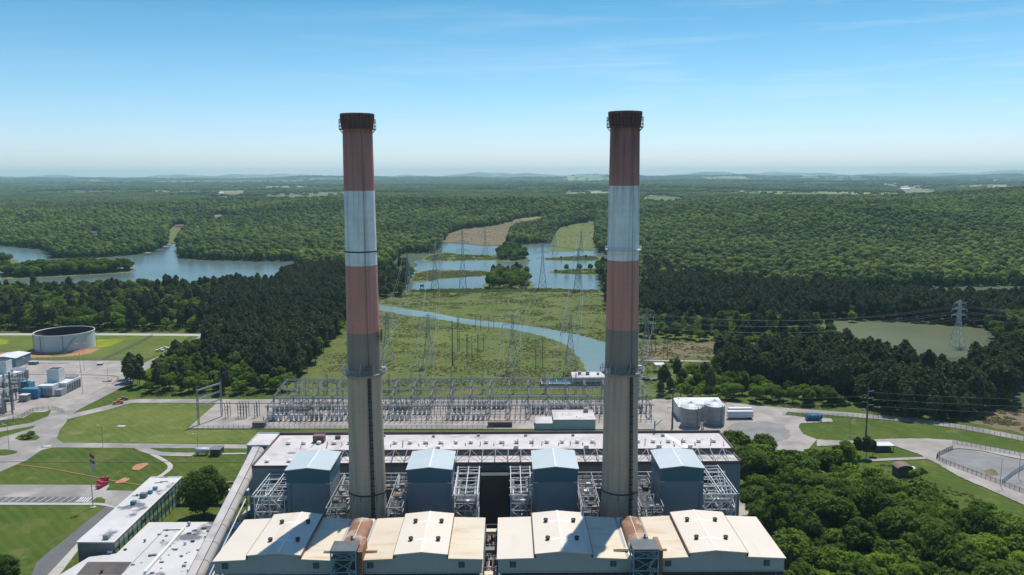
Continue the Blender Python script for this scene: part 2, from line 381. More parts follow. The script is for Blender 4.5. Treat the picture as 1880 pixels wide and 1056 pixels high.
def thing(name, label, cat, loc=(0,0,0), group=None):
    o = bpy.data.objects.new(name, None); o.empty_display_size = .5; COL.objects.link(o); o.location = loc
    return tag(o, label, cat, group)
def struct(o): o['kind'] = 'structure'; return o
def copy_tree(root, loc, rz=None, label=None, scale=None, group=None):
    c = root.copy(); COL.objects.link(c); c.location = loc
    if rz is not None: c.rotation_euler = (0, 0, rz)
    if scale is not None: c.scale = scale if hasattr(scale, '__len__') else (scale,)*3
    if label: c['label'] = label
    if group: c['group'] = group
    for ch in root.children:
        d = ch.copy(); COL.objects.link(d); d.parent = c
        for g in ch.children:
            e = g.copy(); COL.objects.link(e); e.parent = d
    return c
ORD = ['leftmost','second from the left','third from the left','fourth from the left','fifth from the left','sixth from the left','seventh from the left','eighth from the left','ninth from the left','tenth from the left','eleventh from the left','twelfth from the left','thirteenth from the left','fourteenth from the left','fifteenth from the left','sixteenth from the left','seventeenth from the left','eighteenth from the left','nineteenth from the left','twentieth from the left']

# ------------------------------------------------------------------ ground, roads, water
ys = np.concatenate([np.linspace(-260, 850, 24), np.linspace(900, 3600, 150), 3600*np.power(31000/3600, np.linspace(.012, 1, 150))])
us = np.linspace(-1.05, 1.05, 301)
yy, uu = np.meshgrid(ys, us, indexing='ij'); xx = uu*(np.abs(yy)+420); zz = terrain(xx, yy)
vs = np.stack([xx.ravel(), yy.ravel(), zz.ravel()], 1); nr, nc = xx.shape
idx = np.arange(nr*nc).reshape(nr, nc)
fs = np.stack([idx[:-1,:-1].ravel(), idx[:-1,1:].ravel(), idx[1:,1:].ravel(), idx[1:,:-1].ravel()], 1)
gm = bpy.data.meshes.new('ground'); gm.from_pydata(vs.tolist(), [], fs.tolist()); gm.materials.append(MATS['countryside'])
gm.polygons.foreach_set('use_smooth', [True]*len(gm.polygons))
ground = struct(bpy.data.objects.new('ground', gm)); COL.objects.link(ground)
ZL = [0.02]
RAG = {'canal':2.0,'pond':.6,'lake':16,'channel':7,'east_pond':4,'island':5,'earth_patch':.5,'red_earth':1.6,'mud_patch':1.2,'east_scrub':3,'brown_meadow':5,'bloom_strip':2,'bloom_field':2,'meadow':3,'grey_gravel':1.2,'gravel_yard':.35,'gravel_track':.4,'basin_floor':.6,'west_lawn':.3}
def ragged(P, amp, seed=1):
    rg = random.Random(seed); step = max(amp*1.6, 1.2); out = []; n = len(P)
    for i in range(n):
        p0, p1, p2, p3 = P[i-1], P[i], P[(i+1) % n], P[(i+2) % n]; L_ = (p2-p1).length; k = max(1, min(60, int(L_/step)))
        for j in range(k):
            t = j/k; q = p1+(p2-p1)*t if amp < .5 else .5*((2*p1)+(p2-p0)*t+(2*p0-5*p1+4*p2-p3)*t*t+(3*p1-p0-3*p2+p3)*t**3)
            out.append(Vector((q.x+rg.uniform(-amp,amp)*.7, q.y+rg.uniform(-amp,amp)*.7, q.z)))
    return out
def sheet(name, pts, m, z=None):
    if z is None: ZL[0] += .004; z = ZL[0]
    P = [G(*p) for p in pts]
    if name in RAG: P = ragged(P, RAG[name], len(bpy.data.objects))
    o = MB().poly([(p.x, p.y, z) for p in P]).build(name, m)
    a = sum(P[i].x*P[(i+1) % len(P)].y - P[(i+1) % len(P)].x*P[i].y for i in range(len(P)))
    if a < 0: o.data.flip_normals()
    return struct(o)
def strip(name, pts, width, m, world=False):
    ZL[0] += .004; z = ZL[0]; P = [Vector(p) if world else G(*p) for p in pts]
    # smooth the centre line
    Q = []
    for i in range(len(P)-1):
        p0 = P[max(i-1,0)]; p1 = P[i]; p2 = P[i+1]; p3 = P[min(i+2,len(P)-1)]
        for k in range(5):
            t = k/5; Q.append(.5*((2*p1)+(p2-p0)*t+(2*p0-5*p1+4*p2-p3)*t*t+(3*p1-p0-3*p2+p3)*t**3))
    Q.append(P[-1]); mb = MB(); L_, R_ = [], []
    for i, q in enumerate(Q):
        d = (Q[min(i+1,len(Q)-1)]-Q[max(i-1,0)]); d.z = 0; d.normalize(); n = Vector((-d.y, d.x, 0))*width/2
        L_.append((q.x+n.x, q.y+n.y, z)); R_.append((q.x-n.x, q.y-n.y, z))
    for i in range(len(Q)-1): mb.quad(R_[i], R_[i+1], L_[i+1], L_[i])
    return struct(mb.build(name, m))
def drape(name, pts, m, lift=.6):
    """a field lying on the hilly ground, outlined in the photo"""
    P = [GT(*p) for p in pts]; mb = MB(); n = 26
    xs = [p.x for p in P]; yv = [p.y for p in P]; poly = [(p.x, p.y) for p in P]
    gx = np.linspace(min(xs), max(xs), n*2); gy = np.linspace(min(yv), max(yv), n*2)
    cx = (gx[:-1]+gx[1:])/2; cy = (gy[:-1]+gy[1:])/2
    for i in range(len(cx)):
        ins = inpoly(np.full(len(cy), cx[i]), cy, poly)
        for j in np.nonzero(ins)[0]:
            q = [(gx[i],gy[j]),(gx[i+1],gy[j]),(gx[i+1],gy[j+1]),(gx[i],gy[j+1])]
            mb.quad(*[(a, b, th(a, b)+lift) for a, b in q])
    return struct(mb.build(name, m))
# meadow / lawn sheets over the dark wood floor
sheet('lawn', [(-300,600),(700,560),(715,545),(770,525),(1110,525),(1180,600),(1320,610),(1310,700),(1880,740),(2300,760),(2600,1500),(-700,1500)], 'lawn')
sheet('meadow', [(700,553),(715,545),(745,533),(1098,532),(1112,560),(1180,612),(1330,618),(1310,640),(1300,712),(1215,728),(545,727),(600,640),(650,590)], 'rough_meadow')
sheet('brown_meadow', [(712,600),(790,606),(870,612),(880,622),(800,640),(720,640)], 'meadow')
sheet('path', [(1170,640),(1230,628),(1315,632),(1310,655),(1240,655),(1185,662)], 'brown_clearing')
sheet('tank_lawn', [(-60,617),(350,617),(300,650),(256,661),(-60,661)], 'meadow')
sheet('bloom_field', [(-20,624),(14,623),(12,632),(-20,634)], 'yellow_bloom')
sheet('bloom_strip', [(176,625),(225,623),(205,634),(172,638)], 'yellow_bloom')
sheet('west_lawn', [(112,812),(104,806),(112,790),(122,777),(150,764),(182,756),(228,745),(262,741),(372,741),(398,743),(346,788),(470,789),(470,815)], 'meadow')
sheet('red_earth', [(-20,650),(40,646),(60,650),(110,653),(170,640),(182,642),(150,652),(60,657),(-20,655)], 'red_dirt')
sheet('east_scrub', [(1770,768),(1840,752),(1900,748),(2050,760),(2050,830),(1880,797)], 'brown_clearing')
# water
sheet('canal', [(640,555),(697,560),(745,567),(791,574),(835,582),(876,588),(915,592),(958,597),(1005,604),(1049,613),(1085,621),(1118,632),(1150,645),(1165,665),(1168,690),(1130,697),(1076,697),(1074,680),(1070,665),(1058,650),(1040,634),(1012,622),(980,613),(940,605),(905,601),(862,596),(822,589),(780,583),(746,579),(712,572),(697,570),(640,562)], 'canal_water')
sheet('pond', [(1256,686),(1268,681),(1278,684),(1276,696),(1262,698),(1256,693)], 'canal_water')
sheet('lake', [(-500,452),(0,452),(78,459),(94,468),(99,474),(160,474),(240,469),(283,462),(297,455),(312,449),(325,449),(327,466),(333,475),(430,479),(545,480),(560,500),(440,525),(200,528),(-500,530)], 'lake_water')
sheet('channel', [(750,533),(757,515),(762,495),(766,478),(800,470),(812,447),(850,446),(916,452),(955,450),(1004,448),(1092,450),(1110,470),(1120,500),(1100,534),(1000,531),(900,531),(820,532)], 'lake_water')
sheet('east_pond', [(1455,592),(1478,590),(1532,590),(1600,592),(1696,596),(1790,602),(1812,608),(1815,622),(1790,650),(1690,655),(1550,640),(1462,602)], 'olive_water')
LAND = []
for pts in ([(755,518),(762,503),(790,496),(850,496),(893,498),(902,505),(880,508),(822,512),(790,517)],
            [(778,480),(785,470),(812,463),(850,467),(912,469),(914,478),(850,479),(800,481)],
            [(1000,478),(1003,474),(1040,471),(1092,470),(1110,476),(1100,479),(1040,479)],
            [(1011,501),(1022,496),(1050,494),(1095,493),(1110,500),(1100,505),(1050,504)],
            [(1003,461),(1015,455),(1035,452),(1070,456),(1092,459),(1060,462),(1030,462)],
            [(893,532),(897,515),(905,500),(955,500),(970,513),(975,532)],
            [(913,479),(917,462),(935,452),(958,462),(970,474),(965,479)],
            [(0,510),(10,499),(120,492),(200,490),(244,494),(242,500),(150,506),(40,512)],
            [(-80,489),(-80,476),(22,476),(32,481),(28,486)]):
    LAND.append(sheet('island', pts, 'green_clearing'))
# roads and yards, lower left
sheet('yard', [(-60,662),(256,662.5),(270,672),(230,691),(222,704),(126,752),(95,752),(56,766),(0,772),(-60,776)], 'gravel')
strip('perimeter_road', [(-60,614.3),(200,614.3),(330,615),(384,616)], 9, 'concrete')
strip('road', [(384,615),(355,630),(318,649),(285,664),(250,681),(224,702),(175,728),(125,753),(100,772)], 12, 'asphalt')
sheet('road', [(-60,900),(0,867),(29,854),(50,845),(76,827),(97,822),(256,823),(470,824),(470,817),(115,813),(104,806),(110,790),(122,775),(128,760),(120,752),(95,752),(88,765),(56,777),(0,786),(-60,790)], 'asphalt')
strip('road', [(118,768),(150,760),(200,748),(240,737.5),(300,736.5),(480,737),(800,738),(1200,739),(1280,738),(1340,743),(1420,751),(1500,757),(1600,765),(1680,773),(1770,785),(1880,806),(2000,832)], 8.5, 'asphalt')
sheet('lawn_wedge', [(-60,802),(0,793),(66,781.5),(60,787),(0,804),(-60,815)], 'lawn')
sheet('traffic_island', [(27,806),(34,800),(50,796),(68,799),(74,804),(66,809),(40,810)], 'lawn')
sheet('traffic_island', [(-30,825),(18,826),(33,829),(30,833),(10,837),(-30,838)], 'lawn')
sheet('lawn_wedge', [(38,771),(60,757.5),(92,756.5),(78,766),(56,769)], 'lawn')
sheet('parking_lot', [(-60,915),(-60,893),(12,890.5),(202,891),(194,901),(252,902),(240,916),(225,935),(196,930),(150,923.5),(-60,923.5)], 'asphalt')
sheet('parking_stalls', [(-60,923),(-60,913),(166,913),(170,917),(160,923)], 'dark_asphalt')
sheet('pavement', [(-60,927.5),(-60,923.4),(188,924),(200,928),(196,929.5),(180,927.8)], 'concrete')
sheet('kerb_lawn', [(166,923),(178,914),(186,913.5),(194,918),(192,925)], 'lawn')
sheet('road', [(196,929),(218,935),(143,1002),(78,1075),(50,1075),(68,1032)], 'dark_asphalt')
sheet('pavement', [(142,998),(143,1012),(95,1075),(70,1075)], 'concrete')
sheet('crosswalk', [(193,926),(216,932),(218,935),(192,929)], 'concrete')
strip('footpath', [(279,834),(313,856),(290,878)], 2.2, 'concrete')
strip('service_road', [(256,822),(290,833),(355,835)], 5, 'asphalt')
strip('footpath', [(395,834),(452,833)], 1.6, 'concrete')
for k in range(12):
    xk = 4+k*13.6; strip('stall_line', [(xk-16,922.6),(xk,913.4)], .22, 'line_paint')
for k in range(5): strip('hatch_line', [(141+k*4.5,922.6),(150+k*4.5,913.8)], .45, 'line_paint')
sheet('earth_patch', [(242,862),(247,856),(258,852),(272,851),(266,858),(254,864)], 'red_dirt')
sheet('earth_patch', [(212,889),(220,881),(230,878),(240,880),(232,885)], 'red_dirt')
strip('earth_path', [(32,854),(90,861),(150,872),(210,884),(262,892)], .5, 'red_dirt')
strip('earth_path', [(-20,849),(40,848.7),(200,848.5),(455,849)], .45, 'timber')
strip('footpath', [(440,957),(452,942),(462,930)], 2, 'concrete')
# substation pad and right yards
sheet('substation_pad', [(345,787.5),(396,742.5),(1200,742),(1215,745),(1222,788),(1200,789)], 'gravel')
sheet('gravel_yard', [(1197,734),(1290,734),(1345,741),(1425,749),(1447,756),(1440,762),(1484,768),(1526,769),(1529,775),(1470,778),(1466,785),(1474,797),(1500,808),(1480,830),(1330,822),(1200,800)], 'gravel')
sheet('grey_gravel', [(1335,786),(1355,777),(1400,775),(1430,781),(1448,793),(1446,806),(1420,812),(1360,812)], 'grey_gravel')
sheet('gravel_track', [(1500,808),(1546,810),(1560,810),(1638,806.5),(1700,806),(1750,809),(1880,833),(2050,865),(2050,1010),(1880,928),(1812,898),(1760,876),(1720,852),(1685,834),(1640,819),(1600,821),(1546,818),(1500,820)], 'gravel')
sheet('basin_floor', [(1722,838),(1735,826),(1750,823),(1880,846),(2050,878),(2050,960),(1880,903),(1838,886),(1780,865),(1726,845)], 'grey_gravel')
sheet('mud_patch', [(1806,866),(1820,862),(1833,869),(1828,875),(1812,874)], 'brown_clearing')
strip('gravel_path', [(1598,846),(1640,844),(1700,842)], 3, 'gravel')
strip('gravel_path', [(1170,662),(1215,663),(1300,664)], 3, 'concrete')
# haul road beside the ash house, right
sheet('service_road', [(1340,915),(1372,925),(1398,955),(1440,1000),(1462,1060),(1520,1300),(1380,1300),(1360,1000)], 'asphalt')
sheet('plant_yard', [(470,905),(440,1060),(420,1300),(1480,1300),(1440,1000),(1372,935)], 'asphalt')
# fields on the hills
CLEAR = [
 ('brown_clearing', [(813,446),(822,430),(850,421),(900,416),(935,408),(960,402),(940,414),(933,436),(925,451),(890,452),(850,447)]),
 ('green_clearing', [(1010,452),(1016,430),(1030,418),(1060,411),(1094,406),(1091,440),(1090,461),(1050,458)]),
 ('green_clearing', [(306,447),(309,424),(318,416),(346,415),(330,428),(323,448)]),
 ('dry_field', [(396,358),(404,352.5),(448,352.5),(450,357)]),
 ('dry_field', [(372,398),(400,394),(428,395),(430,398),(400,400)]),
 ('green_clearing', [(160,433),(172,426),(186,427),(182,436),(168,437)]),
 ('dry_field', [(1640,347),(1660,345),(1722,350),(1716,354),(1664,353.5)]),
 ('green_clearing', [(1172,367),(1190,360),(1230,361),(1265,366),(1230,369)]),
 ('dry_field', [(936,404),(1000,396),(1094,389),(1094,391.5),(1000,400),(950,409)]),
 ('dry_field', [(1340,353.5),(1372,351.5),(1370,353.5)]),
 ('dry_field', [(470,394),(486,392.5),(484,395.5)]),
]
for k, (m, pts) in enumerate(CLEAR): drape('field', pts, m)

# ------------------------------------------------------------------ trees
def blob_leaves(mb, c, r, n, size, flat=.75, rng=random):
    cx, cy, cz = c
    for _ in range(n):
        z = rng.uniform(-.75, 1); t = rng.uniform(0, 2*math.pi); q = math.sqrt(max(0, 1-z*z))
        nx, ny, nz_ = q*math.cos(t), q*math.sin(t), z
        rr = r*rng.uniform(.74, 1.30)
        p = Vector((cx+nx*rr, cy+ny*rr, cz+nz_*rr*flat))
        nrm = Vector((nx+rng.uniform(-.6,.6), ny+rng.uniform(-.6,.6), nz_+rng.uniform(-.35,.75))).normalized()
        u = nrm.cross(Vector((rng.uniform(-1,1), rng.uniform(-1,1), rng.uniform(-1,1)))).normalized()
        v = nrm.cross(u); s = size*rng.uniform(.6, 1.35)
        mb.quad(p-u*s-v*s*.6, p+u*s-v*s*.75, p+u*s*.8+v*s*.7, p-u*s*.9+v*s*.6)
ICO = None
def rock(mb, c, r, flat=.75, jit=.22, sub=1, rng=random):
    global ICO
    if ICO is None:
        import bmesh
        ICO = {}
        for k in (1, 2):
            b = bmesh.new(); bmesh.ops.create_icosphere(b, subdivisions=k, radius=1)
            ICO[k] = ([tuple(v.co) for v in b.verts], [tuple(v.index for v in f.verts) for f in b.faces]); b.free()
    V, Fc = ICO[sub]; n = len(mb.v)
    for x, y, z in V:
        q = r*(1+rng.uniform(-jit, jit)); mb.v.append((c[0]+x*q, c[1]+y*q, c[2]+z*q*flat))
    mb.f += [tuple(n+i for i in f) for f in Fc]
def mesh_of(mb, name, m, smooth=False):
    me = bpy.data.meshes.new(name); me.from_pydata(mb.v, [], mb.f); me.materials.append(MATS[m])
    if smooth: me.polygons.foreach_set('use_smooth', [True]*len(me.polygons))
    me.update(); return me
def broad_mesh(seed, h=12, rad=5.2, nb=22, leaves=110, size=.42, m='broadleaf', core=True, deep=.62):
    """crown of many leafy clumps round a set of limbs"""
    rng = random.Random(seed); mb = MB(); tr = MB()
    ch = h*deep; cz = h-ch*.52; cent = []
    for i in range(nb):
        z = 1-2*(i+.5)/nb; t = i*2.39996+rng.uniform(-.4,.4); q = math.sqrt(1-z*z)
        k = rng.uniform(.50, .92)
        c = (rad*k*q*math.cos(t)*rng.uniform(.8,1.15), rad*k*q*math.sin(t)*rng.uniform(.8,1.15), cz+z*ch*.46*k+rng.uniform(-.4,.6))
        r = rad*rng.uniform(.26, .42); cent.append((c, r))
        if core: rock(mb, c, r*.80, .8, .2, 1, rng)
        blob_leaves(mb, c, r, leaves, size, .8, rng)
    if core: rock(mb, (0,0,cz), rad*.50, ch*.5/rad, .15, 1, rng)
    tr.tube((0,0,0), (rng.uniform(-.3,.3), rng.uniform(-.3,.3), cz-.6), .34*h/12, .2*h/12, 7, False)
    for c, r in rng.sample(cent, 8):
        tr.tube((0,0,h*.28+rng.uniform(0,h*.15)), (c[0]*.85, c[1]*.85, c[2]), .14*h/12, .05, 5, False)
    return mesh_of(mb, 'crown', m), mesh_of(tr, 'trunk', 'bark')
def pine_mesh(seed, h=18, rad=3.2, leaves=36, size=.5, m='pine_needles'):
    rng = random.Random(seed); mb = MB(); tr = MB(); lv = 10
    for i in range(lv):
        t = i/(lv-1); z = h*(.45+.50*t); rr = rad*math.sqrt(max(.05,1-((t-.32)/.72)**2))*rng.uniform(.72, 1.18)
        nb = 5 if t < .7 else 3
        for k in range(nb):
            a = k*2*math.pi/nb+i*1.3+rng.uniform(-.4,.4); q = rr*.62 if nb > 1 else 0
            c = (q*math.cos(a), q*math.sin(a), z+rng.uniform(-.4,.4)); r = max(.55, rr*rng.uniform(.42,.62))
            rock(mb, c, r*.72, .6, .25, 1, rng); blob_leaves(mb, c, r, leaves, size, .62, rng)
            if nb > 1: tr.bar((0,0,z-.3), c, .12)
    tr.tube((0,0,0), (0,0,h*.97), .26, .08, 6, False)
    return mesh_of(mb, 'crown', m), mesh_of(tr, 'trunk', 'bark')
def far_mesh(seed, h=15, rad=5.5, nb=7, leaves=16, size=.62, m='far_foliage'):
    rng = random.Random(seed); mb = MB(); r = rad*.70
    rock(mb, (0,0,h-r*.9), r, .9, .13, 2, rng); blob_leaves(mb, (0,0,h-r*.9), r*1.03, leaves*4, size, .9, rng)
    for i in range(nb):
        a = i*2*math.pi/nb+rng.uniform(-.3,.3); q = rad*.62; r = rad*rng.uniform(.30,.44)
        c = (q*math.cos(a), q*math.sin(a), h-rad*1.05+rng.uniform(-1.2,.9))
        rock(mb, c, r, .95, .2, 1, rng); blob_leaves(mb, c, r*1.03, leaves, size, .95, rng)
    rock(mb, (0,0,h*.35), rad*.55, h*.35/(rad*.55), .15, 1, rng)
    return mesh_of(mb, 'far_tree', m)
def clump_mesh(seed, m='far_foliage', n=14, wid=10, h=14):
    """a group of far crowns seen as one tuft"""
    rng = random.Random(seed); mb = MB()
    for i in range(n):
        r = rng.uniform(2.4, 4.2); c = (rng.uniform(-wid,wid), rng.uniform(-wid,wid), h-r+rng.uniform(-2.5,1.5)); rock(mb, c, r, 1.1, .25, 1, rng)
        blob_leaves(mb, c, r*1.02, 8, 1.0, 1.1, rng)
    return mesh_of(mb, 'far_clump', m)
BROAD = [broad_mesh(s, h, r, nb) for s, h, r, nb in ((1,12,5.0,24),(2,13.5,4.6,22),(3,10.5,4.8,20),(4,14,5.6,28),(5,9,4.0,18))]
FRESH = [broad_mesh(s, h, r, nb, m='fresh_leaves') for s, h, r, nb in ((11,9.5,4.0,16),(12,11,4.6,20))]
PINE = [pine_mesh(s, h, r) for s, h, r in ((21,19,3.1),(22,17,3.5),(23,21,2.8),(24,18,3.0))]

def Wp(pts): return [(p.x, p.y) for p in (G(*q) for q in pts)]
def grid_pts(x0, x1, y0, y1, s, jit=.42, seed=1):
    rg = np.random.RandomState(seed)
    gx, gy = np.meshgrid(np.arange(x0, x1, s), np.arange(y0, y1, s)); gx = gx.astype(float); gy = gy.astype(float)
    gx[1::2] += s/2
    return (gx+rg.uniform(-jit, jit, gx.shape)*s).ravel(), (gy+rg.uniform(-jit, jit, gy.shape)*s).ravel()
def fill(poly, s, seed):
    xs = [p[0] for p in poly]; yv = [p[1] for p in poly]
    x, y = grid_pts(min(xs), max(xs), min(yv), max(yv), s, seed=seed)
    k = inpoly(x, y, poly); return x[k], y[k]
DEC, PIN, FRS = [], [], []     # x, y, size, region
def wood(pts, s, kinds, seed, region, size=(.75,1.2)):
    x, y = fill(Wp(pts), s, seed); rg = random.Random(seed)
    for a, b in zip(x, y):
        n = math.sin(a/27+1.3*math.sin(b/33))*math.cos(b/21+a/61)
        r = rg.random()+.28*n
        r = max(r, .001); k = 'p' if r < kinds[0] else ('f' if r < kinds[0]+kinds[1] else 'd')
        {'p': PIN, 'd': DEC, 'f': FRS}[k].append((float(a), float(b), rg.uniform(*size), region))
# foreground wood, right
wood([(1322,800,10),(1400,808,10),(1432,820,10),(1500,822,10),(1560,822,10),(1600,858,9),(1618,895,7),(1690,898,7),(1765,915,8),(1810,935,8),(1890,965,8),(2060,1010,8),(2060,1240,5),(1480,1240,5),(1462,1085,5),(1452,1030,6),(1425,985,6),(1392,948,6),(1374,925,5),(1372,860,8)], 7.0, (0,.30), 31, 'E', (.55,1.25))
# pines beyond the east road
wood([(1312,628,18),(1400,620,18),(1500,620,18),(1600,626,18),(1690,648,17),(1760,660,17),(1830,622,18),(1885,614,18),(2030,614,18),(2030,700),(1872,705),(1860,745),(1790,768),(1700,774),(1650,766),(1610,752),(1560,738),(1480,722),(1400,712),(1335,708),(1316,690)], 5.6, (.96,.03), 32, 'P', (.75,1.22))
wood([(1205,722),(1235,700),(1262,700),(1290,690),(1312,706),(1400,716),(1480,728),(1545,740),(1560,750),(1450,746),(1350,737),(1215,733)], 7.0, (.12,.45), 33, 'V', (.5,.95))
wood([(1185,470,18),(1300,497,18),(1450,510,18),(1600,520,18),(1700,528,18),(1830,532,18),(2040,540,18),(2040,600),(1812,602),(1700,592),(1540,586),(1482,584),(1440,592),(1290,592),(1176,588)], 6.4, (.97,.02), 34, 'Q', (.8,1.2))
wood([(1176,590),(1290,594),(1440,594),(1476,588),(1500,590),(1470,600),(1440,612),(1320,618),(1300,628),(1240,622),(1180,622)], 9.5, (.30,.40), 35, 'M', (.7,1.1))
wood([(1300,606),(1440,600),(1476,592),(1500,606),(1540,622),(1560,640),(1500,642),(1320,640)], 8.5, (.25,.40), 38, 'M', (.7,1.1))
wood([(1500,588),(1800,602),(1812,604),(1700,597),(1600,592),(1500,591)], 16, (0,.6), 36, 'M', (.6,.9))
wood([(1808,600),(1822,618),(1836,645),(2030,650),(2030,595)], 8.5, (.1,.25), 37, 'M', (.9,1.2))
# west woods
wood([(-60,512,17),(60,514,15),(130,512,17),(200,505,18),(300,506,18),(352,508,18),(396,540),(385,580),(384,608),(-60,608)], 8.6, (.22,.40), 41, 'L', (.8,1.2))
wood([(352,508,18),(500,507,18),(525,486,18),(640,474,19),(690,486,17),(688,545),(640,590),(606,636),(560,692),(540,706),(500,700),(400,680),(378,640),(386,612),(385,580),(396,540)], 6.4, (.80,.14), 42, 'N', (.85,1.15))
wood([(690,488,14),(742,470,14),(757,490,12),(735,538,4),(715,545),(690,553)], 8, (.25,.25), 43, 'L', (.7,1.0))
wood([(258,722),(285,682),(320,662),(384,640),(400,682),(500,702),(540,708),(520,722),(400,727)], 7.4, (.34,.22), 44, 'K', (.6,1.0))
wood([(228,712),(240,690),(262,690),(262,716)], 6.5, (1.2,0), 45, 'K', (.8,1.0))
wood([(1096,470,14),(1112,478,14),(1186,500,16),(1186,600),(1168,625),(1150,616),(1116,570),(1108,535),(1100,515)], 8, (.25,.2), 50, 'L', (.8,1.15))
wood([(893,531),(898,516),(905,503),(955,503),(968,514),(974,531)], 8.5, (.1,.2), 46, 'I', (.6,1.15))
wood([(914,478),(918,464),(935,455),(956,464),(968,475),(962,478)], 9, (.1,.1), 47, 'I', (.9,1.2))
wood([(4,507),(10,501),(120,494),(200,492),(242,495),(240,499),(150,504),(40,510)], 8, (0,.15), 48, 'I', (1.0,1.35))
wood([(-60,487),(-60,478),(20,477),(28,483)], 9, (0,.1), 49, 'I', (.8,1.1))
for px, py, s in ((1040,500,.8),(1064,500,.85),(1084,499,.8),(1020,502,.4),(1075,476,.5),(1030,477,.4)): p = G(px, py); DEC.append((p.x, p.y, s, 'I'))
for px, py, s in ((1243,698,.85),(1233,672,.4),(52,806,.30),(42,806,.26),(58,804,.34)): p = G(px, py); PIN.append((p.x, p.y, s, 'X')) if s > .5 else DEC.append((p.x, p.y, s, 'X'))
for px, py, s in ((20,1085,.75),(45,1090,.6),(0,1070,.8),(75,1100,.5)): p = G(px, py); DEC.append((p.x, p.y, s, 'X'))
for px, py, s in ((1573,842,.62),(1590,842,.66),(1602,838,.5)): p = G(px, py); PIN.append((p.x, p.y, s, 'X'))
for px, py, s in ((1690,880,.5),(1678,884,.45)): p = G(px, py); FRS.append((p.x, p.y, s, 'X'))

REG = {'E': ('in the thick wood right of the long white roofed hall', 'trees of the wood beside the plant'),
       'P': ('in the dark stand beyond the curving east road', 'pines of the stand beyond the east road'),
       'V': ('at the verge in front of the dark pine stand', 'trees along the verge of the pine stand'),
       'Q': ('in the dark belt behind the olive green pond', 'pines of the belt behind the green pond'),
       'M': ('on the bank round the olive green pond', 'trees round the green pond'),
       'L': ('in the mixed wood behind the big open tank', 'trees of the wood behind the tank'),
       'N': ('in the dark wood left of the red and white chimney', 'pines of the wood left of the chimneys'),
       'K': ('in the belt of trees along the west service road', 'trees along the west service road'),
       'I': ('on a wooded island in the lake', 'trees on the lake islands')}
def dist(t): return math.hypot(t[0], t[1])
KN = {'d': ('broadleaf_tree', 'green broadleaf tree'), 'f': ('young_tree', 'bright fresh green young tree'), 'p': ('pine_tree', 'dark tall pine')}
REST = []
def place(lst, kind, protos, cap):
    lst.sort(key=dist); rg = random.Random(ord(kind)); base = None
    for i, t in enumerate(lst):
        x, y, s, reg = t; v = rg.randrange(len(protos))
        if reg == 'X' or i < cap:
            if reg == 'X': lab, grp = None, None
            else: lab = KN[kind][1]+' '+REG[reg][0]; grp = REG[reg][1]
            if reg == 'X':
                q = project(np.array([x]), np.array([y]), np.array([0.])); qx = float(q[0][0])
                if kind == 'p': lab = 'dark pine standing behind the white open shelter' if qx > 1500 else 'single dark round pine near the small blue pond'
                elif kind == 'f': lab = 'small bush growing beside the brown roofed shed'
                elif qx < 90 and y > 300: lab = 'round dark bush on the traffic island'
                elif qx < 90: lab = 'leafy tree at the bottom left corner of the lawn'
                else: lab = 'small dark bush on the meadow beside the canal'
                grp = lab+'s' if not lab.startswith('single') else None
            r = thing(KN[kind][0], lab, 'tree', (x, y, 0), grp); r.rotation_euler = (0, 0, rg.uniform(0, 6.28))
            r.scale = (s*rg.uniform(.9,1.12), s*rg.uniform(.9,1.12), s*rg.uniform(.85,1.12))
            for nm, me in (('crown', protos[v][0]), ('trunk', protos[v][1])):
                c = bpy.data.objects.new(nm, me); COL.objects.link(c); c.parent = r
        else: REST.append((x, y, 0., s, {'d':0,'f':1,'p':2}[kind]*4+v))
def view_ok(t, m=60):
    q = project(np.array([t[0]]), np.array([t[1]]), np.array([8.])); return -m < q[0][0] < W0+m and q[1][0] < H0+70
DEC = [t for t in DEC if view_ok(t)]; PIN = [t for t in PIN if view_ok(t)]; FRS = [t for t in FRS if view_ok(t)]
print('near trees', len(DEC), len(FRS), len(PIN))
place(DEC, 'd', BROAD[:4], 295); place(FRS, 'f', FRESH, 120); place(PIN, 'p', PINE, 295)
# wood right of the channel, seen behind the right chimney
# the big round tree by the office block
bt = G(376, 950)
r_ = thing('shade_tree', 'big round dark green tree on the lawn between the office block and the conveyor', 'tree', (bt.x, bt.y, 0))
cm_, tm_ = broad_mesh(77, 19.5, 7.6, 70, 190, .42, deep=.80)
for nm, me in (('crown', cm_), ('trunk', tm_)):
    c = bpy.data.objects.new(nm, me); COL.objects.link(c); c.parent = r_

